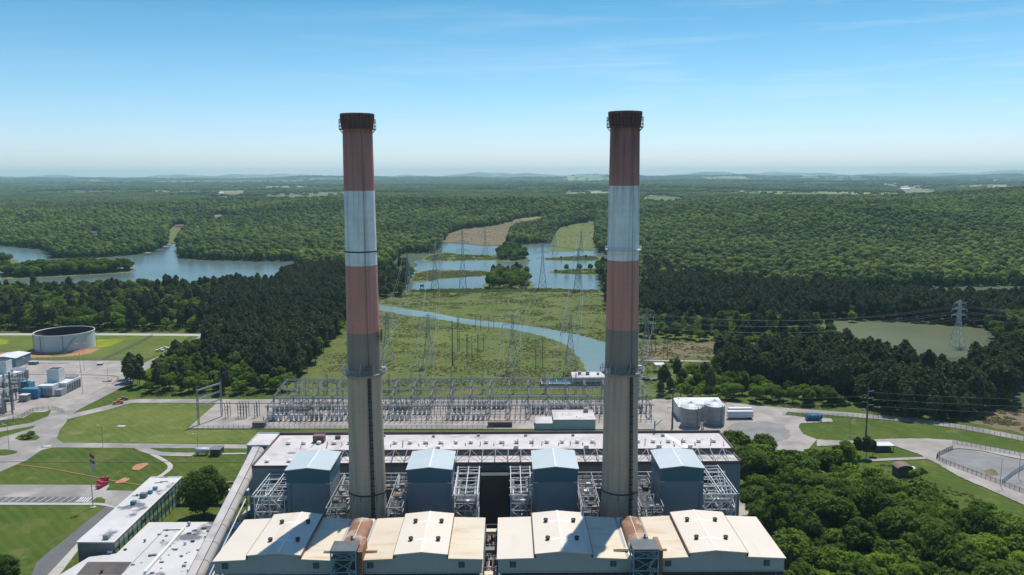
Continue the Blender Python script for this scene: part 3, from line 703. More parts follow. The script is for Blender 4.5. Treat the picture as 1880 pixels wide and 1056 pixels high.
# far woods: one object of points, instanced by kind
WATERPX = [[(-500,451),(0,451),(78,458),(94,468),(99,474),(160,474),(240,469),(283,462),(297,455),(312,449),(325,449),(327,466),(333,475),(430,479),(545,480),(560,500),(500,530),(-500,530)],
           [(750,536),(755,515),(770,478),(800,468),(812,446),(850,445),(916,451),(955,449),(1004,447),(1094,449),(1104,470),(1108,500),(1112,536)]]
def far_zone(y0, y1, s, seed, kinds, scale, tall=14, flatten=1):
    x, y = grid_pts(-1.02*y1-200, 1.02*y1+200, y0, y1, s, seed=seed)
    k = np.abs(x) < .72*y+60; x = x[k]; y = y[k]; z = terrain(x, y)
    px, py = project(x, y, z); keep = (px > -90) & (px < W0+90)
    inc = (y > 1560) | ((x > 170) & (y > 935+np.clip((x-170)*.09, 0, 60))) | ((x < -180) & (y > 1180)) | (y > 1430)
    keep &= inc
    for hh in (0., .5, 1.):
        qx, qy = project(x, y, z+tall*hh)
        for w_ in WATERPX: keep &= ~inpoly(qx, qy, w_)
        for _, c_ in CLEAR: keep &= ~inpoly(qx, qy, c_)
    # random glades and colour groups
    rg = np.random.RandomState(seed+5)
    if y0 >= 3000:
        q_ = 1+max(0, (y0-3000))/3500
        gl = np.array([mnoise.noise(Vector((a/(1100*q_), b/(700*q_), 3.3)))+.6*mnoise.noise(Vector((a/(330*q_), b/(260*q_), 7.7))) for a, b in zip(x, y)])
        keep &= ~((gl > .17+.12*(y < 4200)) & (rg.rand(len(x)) < .97))
    x, y, z = x[keep], y[keep], z[keep]; n = len(x)
    kd = rg.choice(kinds, n); sc = scale*rg.uniform(.62, 1.34, n)
    return [(a, b, c-.3, d, int(e)) for a, b, c, d, e in zip(x.tolist(), y.tolist(), z.tolist(), sc.tolist(), kd.tolist())]
FAR = [far_mesh(101, 15, 5.8), far_mesh(102, 12.5, 4.8), far_mesh(103, 17.5, 6.8), far_mesh(104, 14, 5.2)]
CLP = [clump_mesh(111), clump_mesh(112)]
pts = [(x, y, z, s, k) for x, y, z, s, k in REST]
pts += far_zone(935, 2000, 8.2, 51, [12,13,14,15], .95)
pts += far_zone(2000, 3100, 9.2, 52, [12,13,14,15], 1.02)
pts += far_zone(3100, 5600, 19, 53, [16,17], 1.05)
pts += far_zone(5600, 10500, 31, 54, [16,17], 1.45, 18)
pts += far_zone(10500, 19000, 62, 55, [16,17], 2.0, 20)
print('forest points', len(pts))
PROT = {}
def proto(me):
    o = bpy.data.objects.new('tuft', me); return o          # never linked: only read by the forest nodes
def join_mesh(pair, name):
    a, b = pair; me = bpy.data.meshes.new(name); vs = []; fs = []; mi = []
    for k, m in enumerate((a, b)):
        n = len(vs); vs += [tuple(v.co) for v in m.vertices]; fs += [tuple(n+i for i in p.vertices) for p in m.polygons]; mi += [k]*len(m.polygons)
        me.materials.append(m.materials[0])
    me.from_pydata(vs, [], fs); me.polygons.foreach_set('material_index', mi); return me
for i in range(4): PROT[i] = proto(join_mesh(BROAD[i], 'broad'))
for i in range(2): PROT[4+i] = proto(join_mesh(FRESH[i], 'fresh'))
for i in range(4): PROT[8+i] = proto(join_mesh(PINE[i], 'pine'))
for i in range(4): PROT[12+i] = proto(FAR[i])
for i in range(2): PROT[16+i] = proto(CLP[i])
def forest(name, pts, label):
    A = np.array(pts); me = bpy.data.meshes.new(name); me.from_pydata(A[:, :3].tolist(), [], [])
    a = me.attributes.new('siz', 'FLOAT', 'POINT'); a.data.foreach_set('value', A[:, 3].astype(np.float32))
    b = me.attributes.new('knd', 'INT', 'POINT'); b.data.foreach_set('value', A[:, 4].astype(np.int32))
    rg = np.random.RandomState(3); c = me.attributes.new('rot', 'FLOAT', 'POINT'); c.data.foreach_set('value', rg.uniform(0, 6.28, len(A)).astype(np.float32))
    o = bpy.data.objects.new(name, me); COL.objects.link(o); o['kind'] = 'stuff'; tag(o, label, 'forest')
    ng = bpy.data.node_groups.new('forest', 'GeometryNodeTree'); N = ng.nodes.new; Lk = ng.links.new
    ng.interface.new_socket('Geometry', in_out='INPUT', socket_type='NodeSocketGeometry'); ng.interface.new_socket('Geometry', in_out='OUTPUT', socket_type='NodeSocketGeometry')
    gi = N('NodeGroupInput'); go = N('NodeGroupOutput'); jn = N('GeometryNodeJoinGeometry')
    def attr(nm, ty): q = N('GeometryNodeInputNamedAttribute'); q.data_type = ty; q.inputs[0].default_value = nm; return q.outputs[0]
    ks = attr('knd', 'INT'); ss = attr('siz', 'FLOAT'); rs = attr('rot', 'FLOAT')
    cx = N('ShaderNodeCombineXYZ'); Lk(rs, cx.inputs[2]); s3 = N('ShaderNodeCombineXYZ')
    for i in range(3): Lk(ss, s3.inputs[i])
    for k in sorted(set(A[:, 4].astype(int).tolist())):
        cmp_ = N('FunctionNodeCompare'); cmp_.data_type = 'INT'; cmp_.operation = 'EQUAL'
        ins = [s for s in cmp_.inputs if s.type == 'INT']; Lk(ks, ins[0]); ins[1].default_value = k
        oi = N('GeometryNodeObjectInfo'); oi.inputs['Object'].default_value = PROT[k]; oi.inputs['As Instance'].default_value = True
        ip = N('GeometryNodeInstanceOnPoints'); Lk(gi.outputs[0], ip.inputs['Points']); Lk(cmp_.outputs[0], ip.inputs['Selection'])
        Lk(oi.outputs['Geometry'], ip.inputs['Instance']); Lk(cx.outputs[0], ip.inputs['Rotation']); Lk(s3.outputs[0], ip.inputs['Scale'])
        Lk(ip.outputs[0], jn.inputs[0])
    Lk(jn.outputs[0], go.inputs[0])
    md = o.modifiers.new('forest', 'NODES'); md.node_group = ng; return o
forest('forest', pts, 'endless green woodland covering the low hills to the horizon')

# ------------------------------------------------------------------ scrub on the meadow and shores (stuff)
def bush_mesh(seed, m):
    rng = random.Random(seed); mb = MB()
    for k in range(5):
        c = (rng.uniform(-1.3,1.3), rng.uniform(-1.3,1.3), rng.uniform(.05,.2)); r = rng.uniform(.5,.9); rock(mb, c, r*.7, .45, .25, 1, rng); blob_leaves(mb, c, r, 16, .26, .5, rng)
    return mesh_of(mb, 'bush', m)
leaf_mat('scrub_leaves', (.11,.15,.03), (.17,.22,.045), (.25,.27,.08), .4)
leaf_mat('dry_scrub', (.20,.16,.09), (.27,.22,.13), (.17,.17,.06), .3)
PROT[20] = proto(bush_mesh(1, 'scrub_leaves')); PROT[21] = proto(bush_mesh(2, 'scrub_leaves')); PROT[22] = proto(bush_mesh(3, 'dry_scrub'))
SC = []
def scrub(pts, s, seed, size, kinds, thr, world=None):
    x, y = fill(Wp(pts) if world is None else world, s, seed); rg = np.random.RandomState(seed)
    nn = np.array([1.5*mnoise.noise(Vector((a/26, b/26, seed*.7)))+.9*mnoise.noise(Vector((a/9, b/9, seed*1.3))) for a, b in zip(x, y)])+.32*rg.randn(len(x)); px, py = project(x, y, np.zeros_like(x)); k = nn > thr
    for w_ in CANALPX: k &= ~inpoly(px, py, w_)
    for a, b in zip(x[k], y[k]): SC.append((float(a), float(b), 0., size*rg.uniform(.45,1.25), int(rg.choice(kinds))))
CANALPX = [[(640,555),(697,559),(745,566),(791,573),(835,581),(876,587),(915,591),(958,596),(1005,603),(1049,612),(1085,620),(1118,631),(1150,644),(1168,690),(1130,698),(1075,698),(1073,680),(1069,665),(1057,650),(1039,635),(1011,623),(980,614),(940,606),(905,602),(862,597),(822,590),(780,584),(746,580),(697,571),(640,563)]]
scrub([(715,546),(745,534),(1098,533),(1112,560),(1150,590),(1150,640),(1100,624),(960,596),(790,573),(700,560)], 2.5, 71, .75, [20,20,21,22], .22)
scrub([(650,572),(697,572),(790,585),(905,603),(1010,622),(1056,652),(1072,697),(1060,712),(640,722),(560,722),(600,645)], 2.4, 72, .65, [20,21,22,22], .26)
scrub([(1170,625),(1325,622),(1310,655),(1300,700),(1200,715),(1170,700)], 2.5, 73, .8, [20,21,22], .15)
scrub([(1775,768),(1845,752),(1900,748),(1960,760),(1960,800),(1880,795)], 2.6, 74, 1.3, [20,22,22], .2)
scrub([(1290,735),(1345,741),(1430,748),(1545,752),(1700,776),(1760,776),(1700,770),(1550,742),(1300,716)], 2.6, 75, 1.3, [20,21,21], .0)
scrub([(757,516),(764,503),(790,497),(850,497),(893,499),(900,505),(880,507),(822,511),(790,516)], 3, 76, 1.5, [20,21,22], -.3)
scrub([(782,478),(787,471),(812,465),(850,468),(908,470),(911,477),(850,478),(801,480)], 4, 77, 1.9, [20,21], -.2)
scrub([(1003,477),(1005,474.5),(1040,472),(1092,471),(1100,476),(1090,478.5),(1040,478.5)], 4, 78, 1.9, [20,21], -.6)
scrub([(1014,501),(1024,497),(1050,495),(1095,494),(1105,500),(1095,504),(1050,503.5)], 3.4, 79, 1.6, [20,21], -.4)
scrub([(752,536),(760,532),(822,531),(900,530),(1000,530),(1098,533),(1098,537),(1000,535),(822,537)], 3, 80, 1.5, [20,21], -.6)
scrub([(10,507),(120,495),(240,494),(240,499),(150,504),(40,510)], 5, 81, 2.2, [20,21], -.6)
scrub([(560,722),(560,712),(1190,709),(1190,716),(1000,722)], 3, 82, .9, [20,21,22], .7)
scrub([(0,600),(0,609),(380,609),(380,600)], 3.2, 83, 1.6, [20,21], -.2)
scrub([(255,722),(262,728),(500,728),(545,722),(540,716),(300,716)], 2.6, 84, 1.2, [20,21], -.3)
scrub([(1368,925),(1395,950),(1440,1003),(1470,1060),(1500,1060),(1440,980),(1400,930)], 1.8, 85, 1.0, [20,21], -.5)
scrub([(1600,826),(1640,840),(1630,880),(1700,880),(1800,915),(1800,930),(1600,900),(1560,830)], 2.6, 86, 1.0, [20,21], .5)
for k_ in (0,1): 
    pts_ = [GT(*q) for q in CLEAR[k_][1]]
    x, y = fill([(q.x,q.y) for q in pts_], 11, 90+k_); rgx = np.random.RandomState(5); zt = terrain(x, y)
    for a, b, c in zip(x, y, zt):
        if rgx.rand() < .6: SC.append((float(a), float(b), float(c)+.4, 1.0*rgx.uniform(.4,1.5), 20 if rgx.rand() < .6 else 22))
print('scrub', len(SC))
so_ = forest('scrub', SC, 'low green and brown scrub dotting the meadow and lake shores'); so_['category'] = 'scrub'

# ------------------------------------------------------------------ chimneys
def chimney(cx, cy, m, top, side, lab, tilt):
    root = thing('chimney', lab, 'chimney', (cx, cy, 0), 'striped chimneys of the power plant')
    def rad(z): return 6.35+(5.3-6.35)*z/71 if z < 71 else 5.3+(4.5-5.3)*(z-71)/(top-71)
    prof = [(rad(z), z) for z in np.linspace(0, top-4.6, 60)]+[(4.75, top-4.5), (4.9, top-1.4), (5.0, top), (4.3, top), (4.1, top-6)]
    MB().lathe(prof, cx, cy, 180).build('shaft', m, root, True)
    # crown ribs under the rim
    c = MB()
    for i in range(26):
        a = 2*math.pi*i/26; r0, r1 = 4.72, 5.15
        c.bar((cx+r0*math.cos(a), cy+r0*math.sin(a), top-4.4), (cx+r1*math.cos(a), cy+r1*math.sin(a), top-.3), .26)
    c.lathe([(4.98,top-.5),(5.22,top-.4),(5.22,top+.15),(4.2,top+.15)], cx, cy, 52)
    c.build('crown', 'rim_red', root)
    def gallery(zb, w, name, matn, rails=(.55,1.1), deck=True, n=22, th_=.12):
        g = MB(); r = rad(zb)+.05; q = r+w
        if deck: g.lathe([(r,zb),(q,zb),(q,zb+.18),(r,zb+.18),(r,zb)], cx, cy, 48)
        for i in range(n):
            a = 2*math.pi*(i+.5)/n; x, y = cx+q*math.cos(a), cy+q*math.sin(a); g.bar((x,y,zb),(x,y,zb+rails[-1]), th_*.8)
            g.bar((cx+(r-.05)*math.cos(a), cy+(r-.05)*math.sin(a), zb-1.2),(x,y,zb), th_*.8)
        for z in rails:
            for i in range(40):
                a, b = 2*math.pi*i/40, 2*math.pi*(i+1)/40
                g.bar((cx+q*math.cos(a),cy+q*math.sin(a),zb+z),(cx+q*math.cos(b),cy+q*math.sin(b),zb+z), th_)
        return g.build(name, matn, root)
    gallery(top-4.6, 1.0, 'top_gallery', 'brown_metal', (1.0,2.2,3.0), True, 18, .14)
    pl = gallery(71.0, 1.45, 'main_gallery', 'galvanised', (.6,1.2,1.7), True, 26, .13)
    if side > 0: gallery(110.0, .7, 'upper_gallery', 'tank_white', (.9,), True, 16, .12)
    else:
        b = MB(); b.lathe([(rad(110)+.02,109.7),(rad(110)+.16,109.75),(rad(110)+.16,110.1),(rad(110)+.02,110.15)], cx, cy, 60); b.build('steel_band', 'black_metal', root)
    b = MB(); b.lathe([(rad(31.6)+.02,31.4),(rad(31.6)+.18,31.45),(rad(31.6)+.18,31.9),(rad(31.6)+.02,31.95)], cx, cy, 60)
    for i in range(14): a = math.pi*2*i/14; b.bar((cx+(rad(31)+.1)*math.cos(a), cy+(rad(31)+.1)*math.sin(a), 31.5), (cx+(rad(29.5)+.1)*math.cos(a), cy+(rad(29.5)+.1)*math.sin(a), 29.6), .1)
    b.build('lower_band', 'black_metal', root)
    # lift rack and caged ladder up the front
    la = MB(); A = R(-90+tilt)
    def pt(z, off, da=0): r = rad(z)+off; return (cx+r*math.cos(A+da), cy+r*math.sin(A+da), z)
    zs = np.linspace(0, 70, 29)
    for i in range(28):
        for da in (-.075, .075): la.bar(pt(zs[i], .35, da), pt(zs[i+1], .35, da), .22)
        la.bar(pt(zs[i], .55, -.10), pt(zs[i], .55, .10), .30); la.bar(pt(zs[i], .2), pt(zs[i+1], .2), .55, .2)
        la.bar(pt((zs[i]+zs[i+1])/2, .55, -.08), pt((zs[i]+zs[i+1])/2, .55, .08), .18)
    la.build('ladder_rack', 'black_metal', root)
    u = MB(); zs = np.linspace(72, top-5, 30)
    for i in range(29): u.bar(pt(zs[i], .06), pt(zs[i+1], .06), .07)
    u.build('lightning_cable', 'black_metal', root)
    # gear on the main gallery
    for k, (da, s, mm) in enumerate(((-1.35,1.5,'white_paint'),(1.25,1.3,'white_paint'),(-.25,.9,'blue_paint'),(.75,1.0,'grey_paint'),(1.7,.9,'galvanised'))):
        a = A+da; x, y = cx+(rad(71)+.9)*math.cos(a), cy+(rad(71)+.9)*math.sin(a)
        MB().box(x-s*.5, x+s*.5, y-s*.35, y+s*.35, 71.2, 71.2+s).build('equipment_box', mm, root)
    an = MB(); rg = random.Random(5+side)
    for k in range(11):
        a = A+rg.uniform(-1.6, 2.0); r = rad(71)+1.3; p = Vector((cx+r*math.cos(a), cy+r*math.sin(a), 71.3))
        an.bar(p, p+Vector((rg.uniform(-1.2,1.2), rg.uniform(-.6,.6), rg.uniform(1.5,4.2))), .10)
    for k in range(6):
        a = A+rg.uniform(.6, 1.6); r = rad(71)+.9; p = Vector((cx+r*math.cos(a), cy+r*math.sin(a), 71.3)); an.tube(p, p+Vector((math.cos(a)*1.3, math.sin(a)*1.3, .5)), .22, .1, 7)
    an.build('antenna_set', 'pale_steel', root)
    # hoist cabin beside the rack
    q = pt(71.3, .7); MB().box(q[0]-.9, q[0]+.9, q[1]-.7, q[1]+.5, 71.2, 74).build('hoist_cabin', 'brown_metal', root)
    return root
CL = (-46.0, 256.0); CR = (36.4, 256.0)
lc = chimney(*CL, 'chimney_left_paint', 152.0, -1, 'left red and white striped concrete chimney with a thin black band', 25)
rc = chimney(*CR, 'chimney_right_paint', 152.4, 1, 'right red and white striped concrete chimney with a sooty top and white ring gallery', 27)
dg = MB(); dg.lathe([(.1,0),(1.2,.25),(1.5,.6)], 0, 0, 20)
dv = [(CL[0]+5.55+z*.8, CL[1]-1.2+y, 83.0+x*1.6) for x, y, z in dg.v]; d2 = MB(); d2.v = dv; d2.f = dg.f
d2.bar((CL[0]+4.8, CL[1]-1.2, 83), (CL[0]+5.9, CL[1]-1.2, 83), .3); d2.build('dish', 'brown_metal', lc)

# ------------------------------------------------------------------ precipitator houses with cream roofs (front)
def prec_house(x0, segs, lab, hood_x, tw_x, seams):
    """segs: (x_from, x_to, kind) along the front, kind raised gable or low"""
    Y0, Y1 = 211.0, 237.5
    root = thing('precipitator_house', lab, 'industrial building', (segs[0][0], Y0, 0), 'cream roofed precipitator houses')
    xa, xb = segs[0][0], segs[-1][1]; zE = 29.7
    # facade with stepped head, one mesh pushed back
    pts = [(xa, 25.8)]; 
    for a, b, k, m in segs:
        if k == 'gable': pts += [(a, zE+1.35), ((a+b)/2+m, zE+2.0), (b, zE+1.35)]
        elif k == 'skew': pts += [(a, zE+.05*0+m[0]), (b, zE+m[1])]
    pts += [(xb, 25.8)]
    MB().prism(pts[::-1], Y0, Y1).build('cladding', 'grey_siding', root)
    for a, b, k, m in segs:
        r = MB(); t = .16
        if k == 'gable':
            mid = (a+b)/2+m; zs = [(a-.35, zE+1.30), (mid, zE+2.03), (b+.35, zE+1.30)]
        else: zs = [(a-(.35 if a == xa else -.36), zE+m[0]), (b+(.35 if b == xb else -.36), zE+m[1])]
        y0, y1 = Y0-.45, Y1+.4
        for i in range(len(zs)-1):
            (p, u), (q, v) = zs[i], zs[i+1]
            r.poly([(p,y0,u+t),(q,y0,v+t),(q,y1,v+t),(p,y1,u+t)]); r.poly([(p,y1,u-.12),(q,y1,v-.12),(q,y0,v-.12),(p,y0,u-.12)])
            r.poly([(p,y0,u-.12),(q,y0,v-.12),(q,y0,v+t),(p,y0,u+t)]); r.poly([(q,y1,v-.12),(p,y1,u-.12),(p,y1,u+t),(q,y1,v+t)])
        (p, u), (q, v) = zs[0], zs[-1]
        r.poly([(p,y1,u-.12),(p,y0,u-.12),(p,y0,u+t),(p,y1,u+t)]); r.poly([(q,y0,v-.12),(q,y1,v-.12),(q,y1,v+t),(q,y0,v+t)])
        rust = (k == 'skew' and (a, b) in seams)
        ro = r.build('roof', 'rusty_cream_metal' if rust else 'cream_metal', root)
        if k == 'gable':
            cp = MB(); cp.box(mid-.22, mid+.22, y0-.02, y1+.02, zE+2.17, zE+2.26); cp.build('ridge_cap', 'white_cap', root)
            for yy_ in (218.6, 230.6):
                for xx_ in ((mid+a)/2-.1, (mid+b)/2+.5):
                    zf = zE+1.35+.68*(1-abs(xx_-mid)/(7.6))
                    f = MB(); f.lathe([(.50,zf),(.50,zf+.55),(.66,zf+.62),(.66,zf+1.05),(.58,zf+1.08),(.52,zf+.85),(.1,zf+.8)], xx_, yy_, 18); f.build('roof_fan', 'black_metal', root)
                pq = MB(); za, zb_ = zE+1.30+.16, 0
                xl, xr = (mid+a)/2+.9, (mid+b)/2-.5
                zl = zE+1.33+.70*(1-(mid-xl)/(mid-a))+.16; zr = zE+1.33+.70*(1-(xr-mid)/(b-mid))+.16
                pq.poly([(xl,yy_-.55,zl),(mid-.25,yy_-.55,zE+2.195),(mid-.25,yy_+.55,zE+2.195),(xl,yy_+.55,zl)])
                pq.poly([(mid+.25,yy_-.55,zE+2.195),(xr,yy_-.55,zr),(xr,yy_+.55,zr),(mid+.25,yy_+.55,zE+2.195)])
                pq.build('patch_strip', 'white_cap', ro)
            for xs_ in (a-.40, b+.28):
                tr = MB(); tr.box(xs_, xs_+.14, y0+.1, y1-.1, zE+.45, zE+1.50); tr.build('roof_flashing', 'brown_metal', root)
    # louvred windows of the facade
    for xw in [s for s in tw_x]:
        fr = MB(); fr.box(xw-.82, xw+.82, Y0-.10, Y0+.02, 27.1, 28.75); fo = fr.build('window', 'dark_siding', root)
        sl = MB()
        for k in range(7): sl.bar((xw-.72, Y0-.13, 27.25+k*.215), (xw+.72, Y0-.13, 27.25+k*.215), .05)
        sl.bar((xw, Y0-.14, 27.1), (xw, Y0-.14, 28.75), .07); sl.build('louvre', 'slate_siding', fo)
    gt = MB(); gt.box(xa-.2, xb+.2, Y0-.22, Y0-.02, 25.55, 25.80); gt.build('gutter', 'grey_siding', root)
    # hopper storey underneath, set back; overhang shade put into its dark colour
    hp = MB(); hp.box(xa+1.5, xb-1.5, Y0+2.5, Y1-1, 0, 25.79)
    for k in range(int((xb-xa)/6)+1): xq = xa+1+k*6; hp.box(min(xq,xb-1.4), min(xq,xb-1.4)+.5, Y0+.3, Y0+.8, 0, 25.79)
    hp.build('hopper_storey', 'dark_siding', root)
    # brown barrel hood running back between the slopes
    hd = MB(); out = []
    for k in range(13):
        a = math.pi*k/12; out.append((hood_x+3.1*math.cos(a), zE+.45+1.25*math.sin(a)**.9))
    out = [(hood_x+3.1, zE-.6)]+out+[(hood_x-3.1, zE-.6)]
    hd.prism(out, 214.5, 234.5); ho = hd.build('vaulted_hood', 'rust_hood', root)
    rc_ = MB(); rc_.box(hood_x-.1, hood_x+.1, 214.4, 234.6, zE+1.66, zE+1.78); rc_.build('ridge_cap', 'rusty_cream_metal', ho)
    for sx in (-1, 1):
        x_ = hood_x+sx*5.2; dd = MB(); dd.box(min(hood_x+sx*3.35, x_+sx*2.2), max(hood_x+sx*3.35, x_+sx*2.2), 214.9, 215.7, zE-.05, zE+.65); dd.build('side_duct', 'rusty_cream_metal', root)
    return root
def lift_tower(cx, lab, y0=207.6, y1=213.2, zt=33.6):
    root = thing('hoist_tower', lab, 'tower', (cx, y0, 0), 'blue framed hoist towers'); w = 3.3
    MB().box(cx-w-.25, cx+w+.25, y0-.35, y1+.3, zt, zt+.22).build('roof', 'dark_steel', root)
    hs = MB(); hs.box(cx-w+.1, cx+w-.1, y0+1.4, y1, 31.0, zt-.01); hs.build('penthouse', 'brown_metal', root)
    f = MB()
    for x in (cx-w, cx+w):
        for y in (y0, y1): f.bar((x,y,0),(x,y,zt), .34)
    lv = [zt-.4, 31.2, 27.6, 24.2, 20, 16, 12, 8, 4]
    for z in lv:
        f.bar((cx-w,y0,z),(cx+w,y0,z),.26); f.bar((cx-w,y1,z),(cx+w,y1,z),.26); f.bar((cx-w,y0,z),(cx-w,y1,z),.26); f.bar((cx+w,y0,z),(cx+w,y1,z),.26)
    for i in range(len(lv)-1):
        f.bar((cx-w,y0,lv[i]),(cx+w,y0,lv[i+1]),.16); f.bar((cx+w,y0,lv[i]),(cx-w,y0,lv[i+1]),.16)
        f.bar((cx-w,y0,lv[i]),(cx-w,y1,lv[i+1]),.16); f.bar((cx+w,y0,lv[i]),(cx+w,y1,lv[i+1]),.16)
    f.build('frame', 'blue_steel', root)
    MB().box(cx-w+.6, cx+w-.9, y0+2.0, y1-.4, 0, 30.9).build('shaft', 'dark_siding', root)
    st = MB()
    for i in range(len(lv)-1):
        s = 1 if i % 2 else -1
        st.bar((cx+w-1.5-s*.9,y0+.7,lv[i+1]+.2),(cx+w-1.5+s*.9,y0+.7,lv[i]),.7,.12); st.bar((cx+w-1.5-s*.9,y0+.35,lv[i+1]+1.1),(cx+w-1.5+s*.9,y0+.35,lv[i]+.9),.07)
        st.box(cx+w-2.9,cx+w-.2,y0+.3,y0+1.3,lv[i+1],lv[i+1]+.1)
    st.build('stair', 'pale_steel', root)
    ch = MB(); ch.box(cx+w+.2, cx+w+1.5, y0+1.2, y1+4, 24.5, 32.8); ch.build('side_enclosure', 'rust', root)
    vt = MB(); vt.tube((cx+.9,y1+2.2,zt-1.0),(cx+.9,y1+2.2,zt+.9),.28,.28,10); vt.tube((cx+.4,y1+2.2,zt-.2),(cx+1.8,y1+2.2,zt-.2),.3,.3,10); vt.build('vent_pipe', 'galvanised', root)
    return root
sa = [(-80.3,-71.1,'skew',(-.35,.08)),(-71.1,-56.9,'gable',1.2),(-56.9,-47.6,'skew',(.15,-.30)),(-47.6,-40.4,'skew',(-.3,-.3)),(-40.4,-31.1,'skew',(-.25,.15)),(-31.1,-16.9,'gable',.2),(-16.9,-7.4,'skew',(.12,-.15))]
sb = [(-2.9,7.4,'skew',(-.15,.12)),(7.4,22.6,'gable',-.2),(22.6,32.6,'skew',(.15,-.30)),(32.6,39.9,'skew',(-.3,-.3)),(39.9,49.6,'skew',(-.25,.15)),(49.6,65.0,'gable',-.8),(65.0,75.4,'skew',(.12,-.35))]
prec_house(0, sa, 'left wide cream roofed building with black roof fans and brown vaulted hood', -43.9, [-77.4,-52.6,-37.8,-12.9], [(-56.9,-47.6),(-40.4,-31.1),(-16.9,-7.4)])
prec_house(0, sb, 'right wide cream roofed building with black roof fans beside the foreground wood', 36.6, [1.1,28.6,43.6,70.6], [(22.6,32.6),(39.9,49.6)])
lift_tower(-44.4, 'blue steel hoist tower with a dark flat roof in front of the left cream roofs')
lift_tower(36.9, 'blue steel hoist tower with a dark flat roof in front of the right cream roofs')

# ------------------------------------------------------------------ blue boiler houses
def boiler_house(x0, x1, lab):
    Y0, Y1, ze, zr = 262.0, 280.0, 36.1, 36.95; xm = (x0+x1)/2
    root = thing('boiler_house', lab, 'industrial building', (xm, Y0, 0), 'light blue roofed boiler houses')
    MB().prism([(x0,31.6),(x1,31.6),(x1,ze),(xm,zr),(x0,ze)][::-1], Y0, Y1).build('upper_cladding', 'teal_siding', root)
    MB().box(x0+.25, x1-.25, Y0+.3, Y1-.3, 0, 31.59).build('lower_cladding', 'slate_siding', root)
    for s, xx_ in ((1, x0+.02), (-1, x1-.02)):
        p = MB(); a, b = sorted((xx_, xx_+s*1.3)); p.box(a, b, Y0+.02, Y0+1.2, 0, 31.3); p.build('corner_panel', 'hall_siding', root)
        t = MB(); t.box(a-.06, b+.06, Y0-.08, Y0+1.25, 31.3, 31.56); t.build('flashing', 'pale_steel', root)
    r = MB(); t = .2; e = .35
    for (p, u), (q, v) in (((x0-e, ze-.02), (xm, zr)), ((xm, zr), (x1+e, ze-.02))):
        y0, y1 = Y0-.4, Y1+.3
        r.poly([(p,y0,u+t),(q,y0,v+t),(q,y1,v+t),(p,y1,u+t)]); r.poly([(p,y0,u-.05),(q,y0,v-.05),(q,y0,v+t),(p,y0,u+t)]); r.poly([(q,y1,v-.05),(p,y1,u-.05),(p,y1,u+t),(q,y1,v+t)])
        r.poly([(p,y1,u-.05),(q,y1,v-.05),(q,y0,v-.05),(p,y0,u-.05)])
    r.poly([(x0-e,y1,ze-.07),(x0-e,y0,ze-.07),(x0-e,y0,ze+t-.02),(x0-e,y1,ze+t-.02)]); r.poly([(x1+e,y0,ze-.07),(x1+e,y1,ze-.07),(x1+e,y1,ze+t-.02),(x1+e,y0,ze+t-.02)])
    ro = r.build('roof', 'blue_roof', root)
    MB().box(xm-.16, xm+.16, Y0-.42, Y1+.32, zr+.19, zr+.27).build('ridge_cap', 'white_cap', root)
    return root
BX = [(-74.2,-59.7),(-33.8,-19.0),(8.4,23.2),(50.9,65.4)]
for (a, b), l in zip(BX, ('leftmost blue boiler house, beside the left open steel frame','second blue boiler house from the left, right of the left chimney','third blue boiler house from the left, between the dark wall and right chimney','rightmost blue boiler house, beside the right end of the long hall')):
    boiler_house(a, b, l)

# ------------------------------------------------------------------ long turbine hall
XL, XR = -92.6, 86.0
hall = thing('turbine_hall', 'very long hall with a dirty white flat roof behind the blue boiler houses', 'industrial building', ((XL+XR)/2, 284, 0))
MB().box(XL, XR, 300.4, 321, 0, 29.3).build('main_block', 'hall_siding', hall)
MB().box(XL, -74.9, 284, 300.39, 0, 29.3).build('west_bay', 'hall_siding', hall)
MB().box(-74.89, XR, 290.5, 300.39, 0, 27.7).build('lower_block', 'hall_siding', hall)
MB().box(-74.5, XR-9, 290.30, 290.48, 0, 26.8).build('dark_wall', 'brick_grey', hall)
rf = MB(); rf.poly([(XL+.3,284.3,29.4),(-75.2,284.3,29.4),(-75.2,300.7,29.4),(XR-.3,300.7,29.4),(XR-.3,320.7,29.4),(XL+.3,320.7,29.4)])
rf.build('roof', 'membrane', hall)
lr = MB(); lr.poly([(-74.6,290.8,27.8),(XR-.3,290.8,27.8),(XR-.3,300.1,27.8),(-74.6,300.1,27.8)]); lr.build('lower_roof', 'membrane', hall)
pr = MB()
pr.box(XL-.1, XR+.1, 320.6, 321.2, 28.9, 30.4); pr.box(XL-.1, XL+.35, 283.9, 320.59, 28.9, 30.1); pr.box(XR-.35, XR+.1, 300.3, 320.59, 28.9, 30.1)
pr.box(-74.95, XR-.36, 300.25, 300.6, 28.9, 29.9); pr.box(XL+.36, -74.7, 283.9, 284.25, 28.9, 29.85); pr.box(-75.1, -74.7, 284.26, 300.24, 28.9, 29.9)
pr.box(-74.69, XR, 290.2, 290.55, 27.2, 28.4); pr.box(XR-.3, XR+.1, 290.56, 300.24, 27.2, 28.5)
pr.build('parapet', 'parapet_brown', hall)
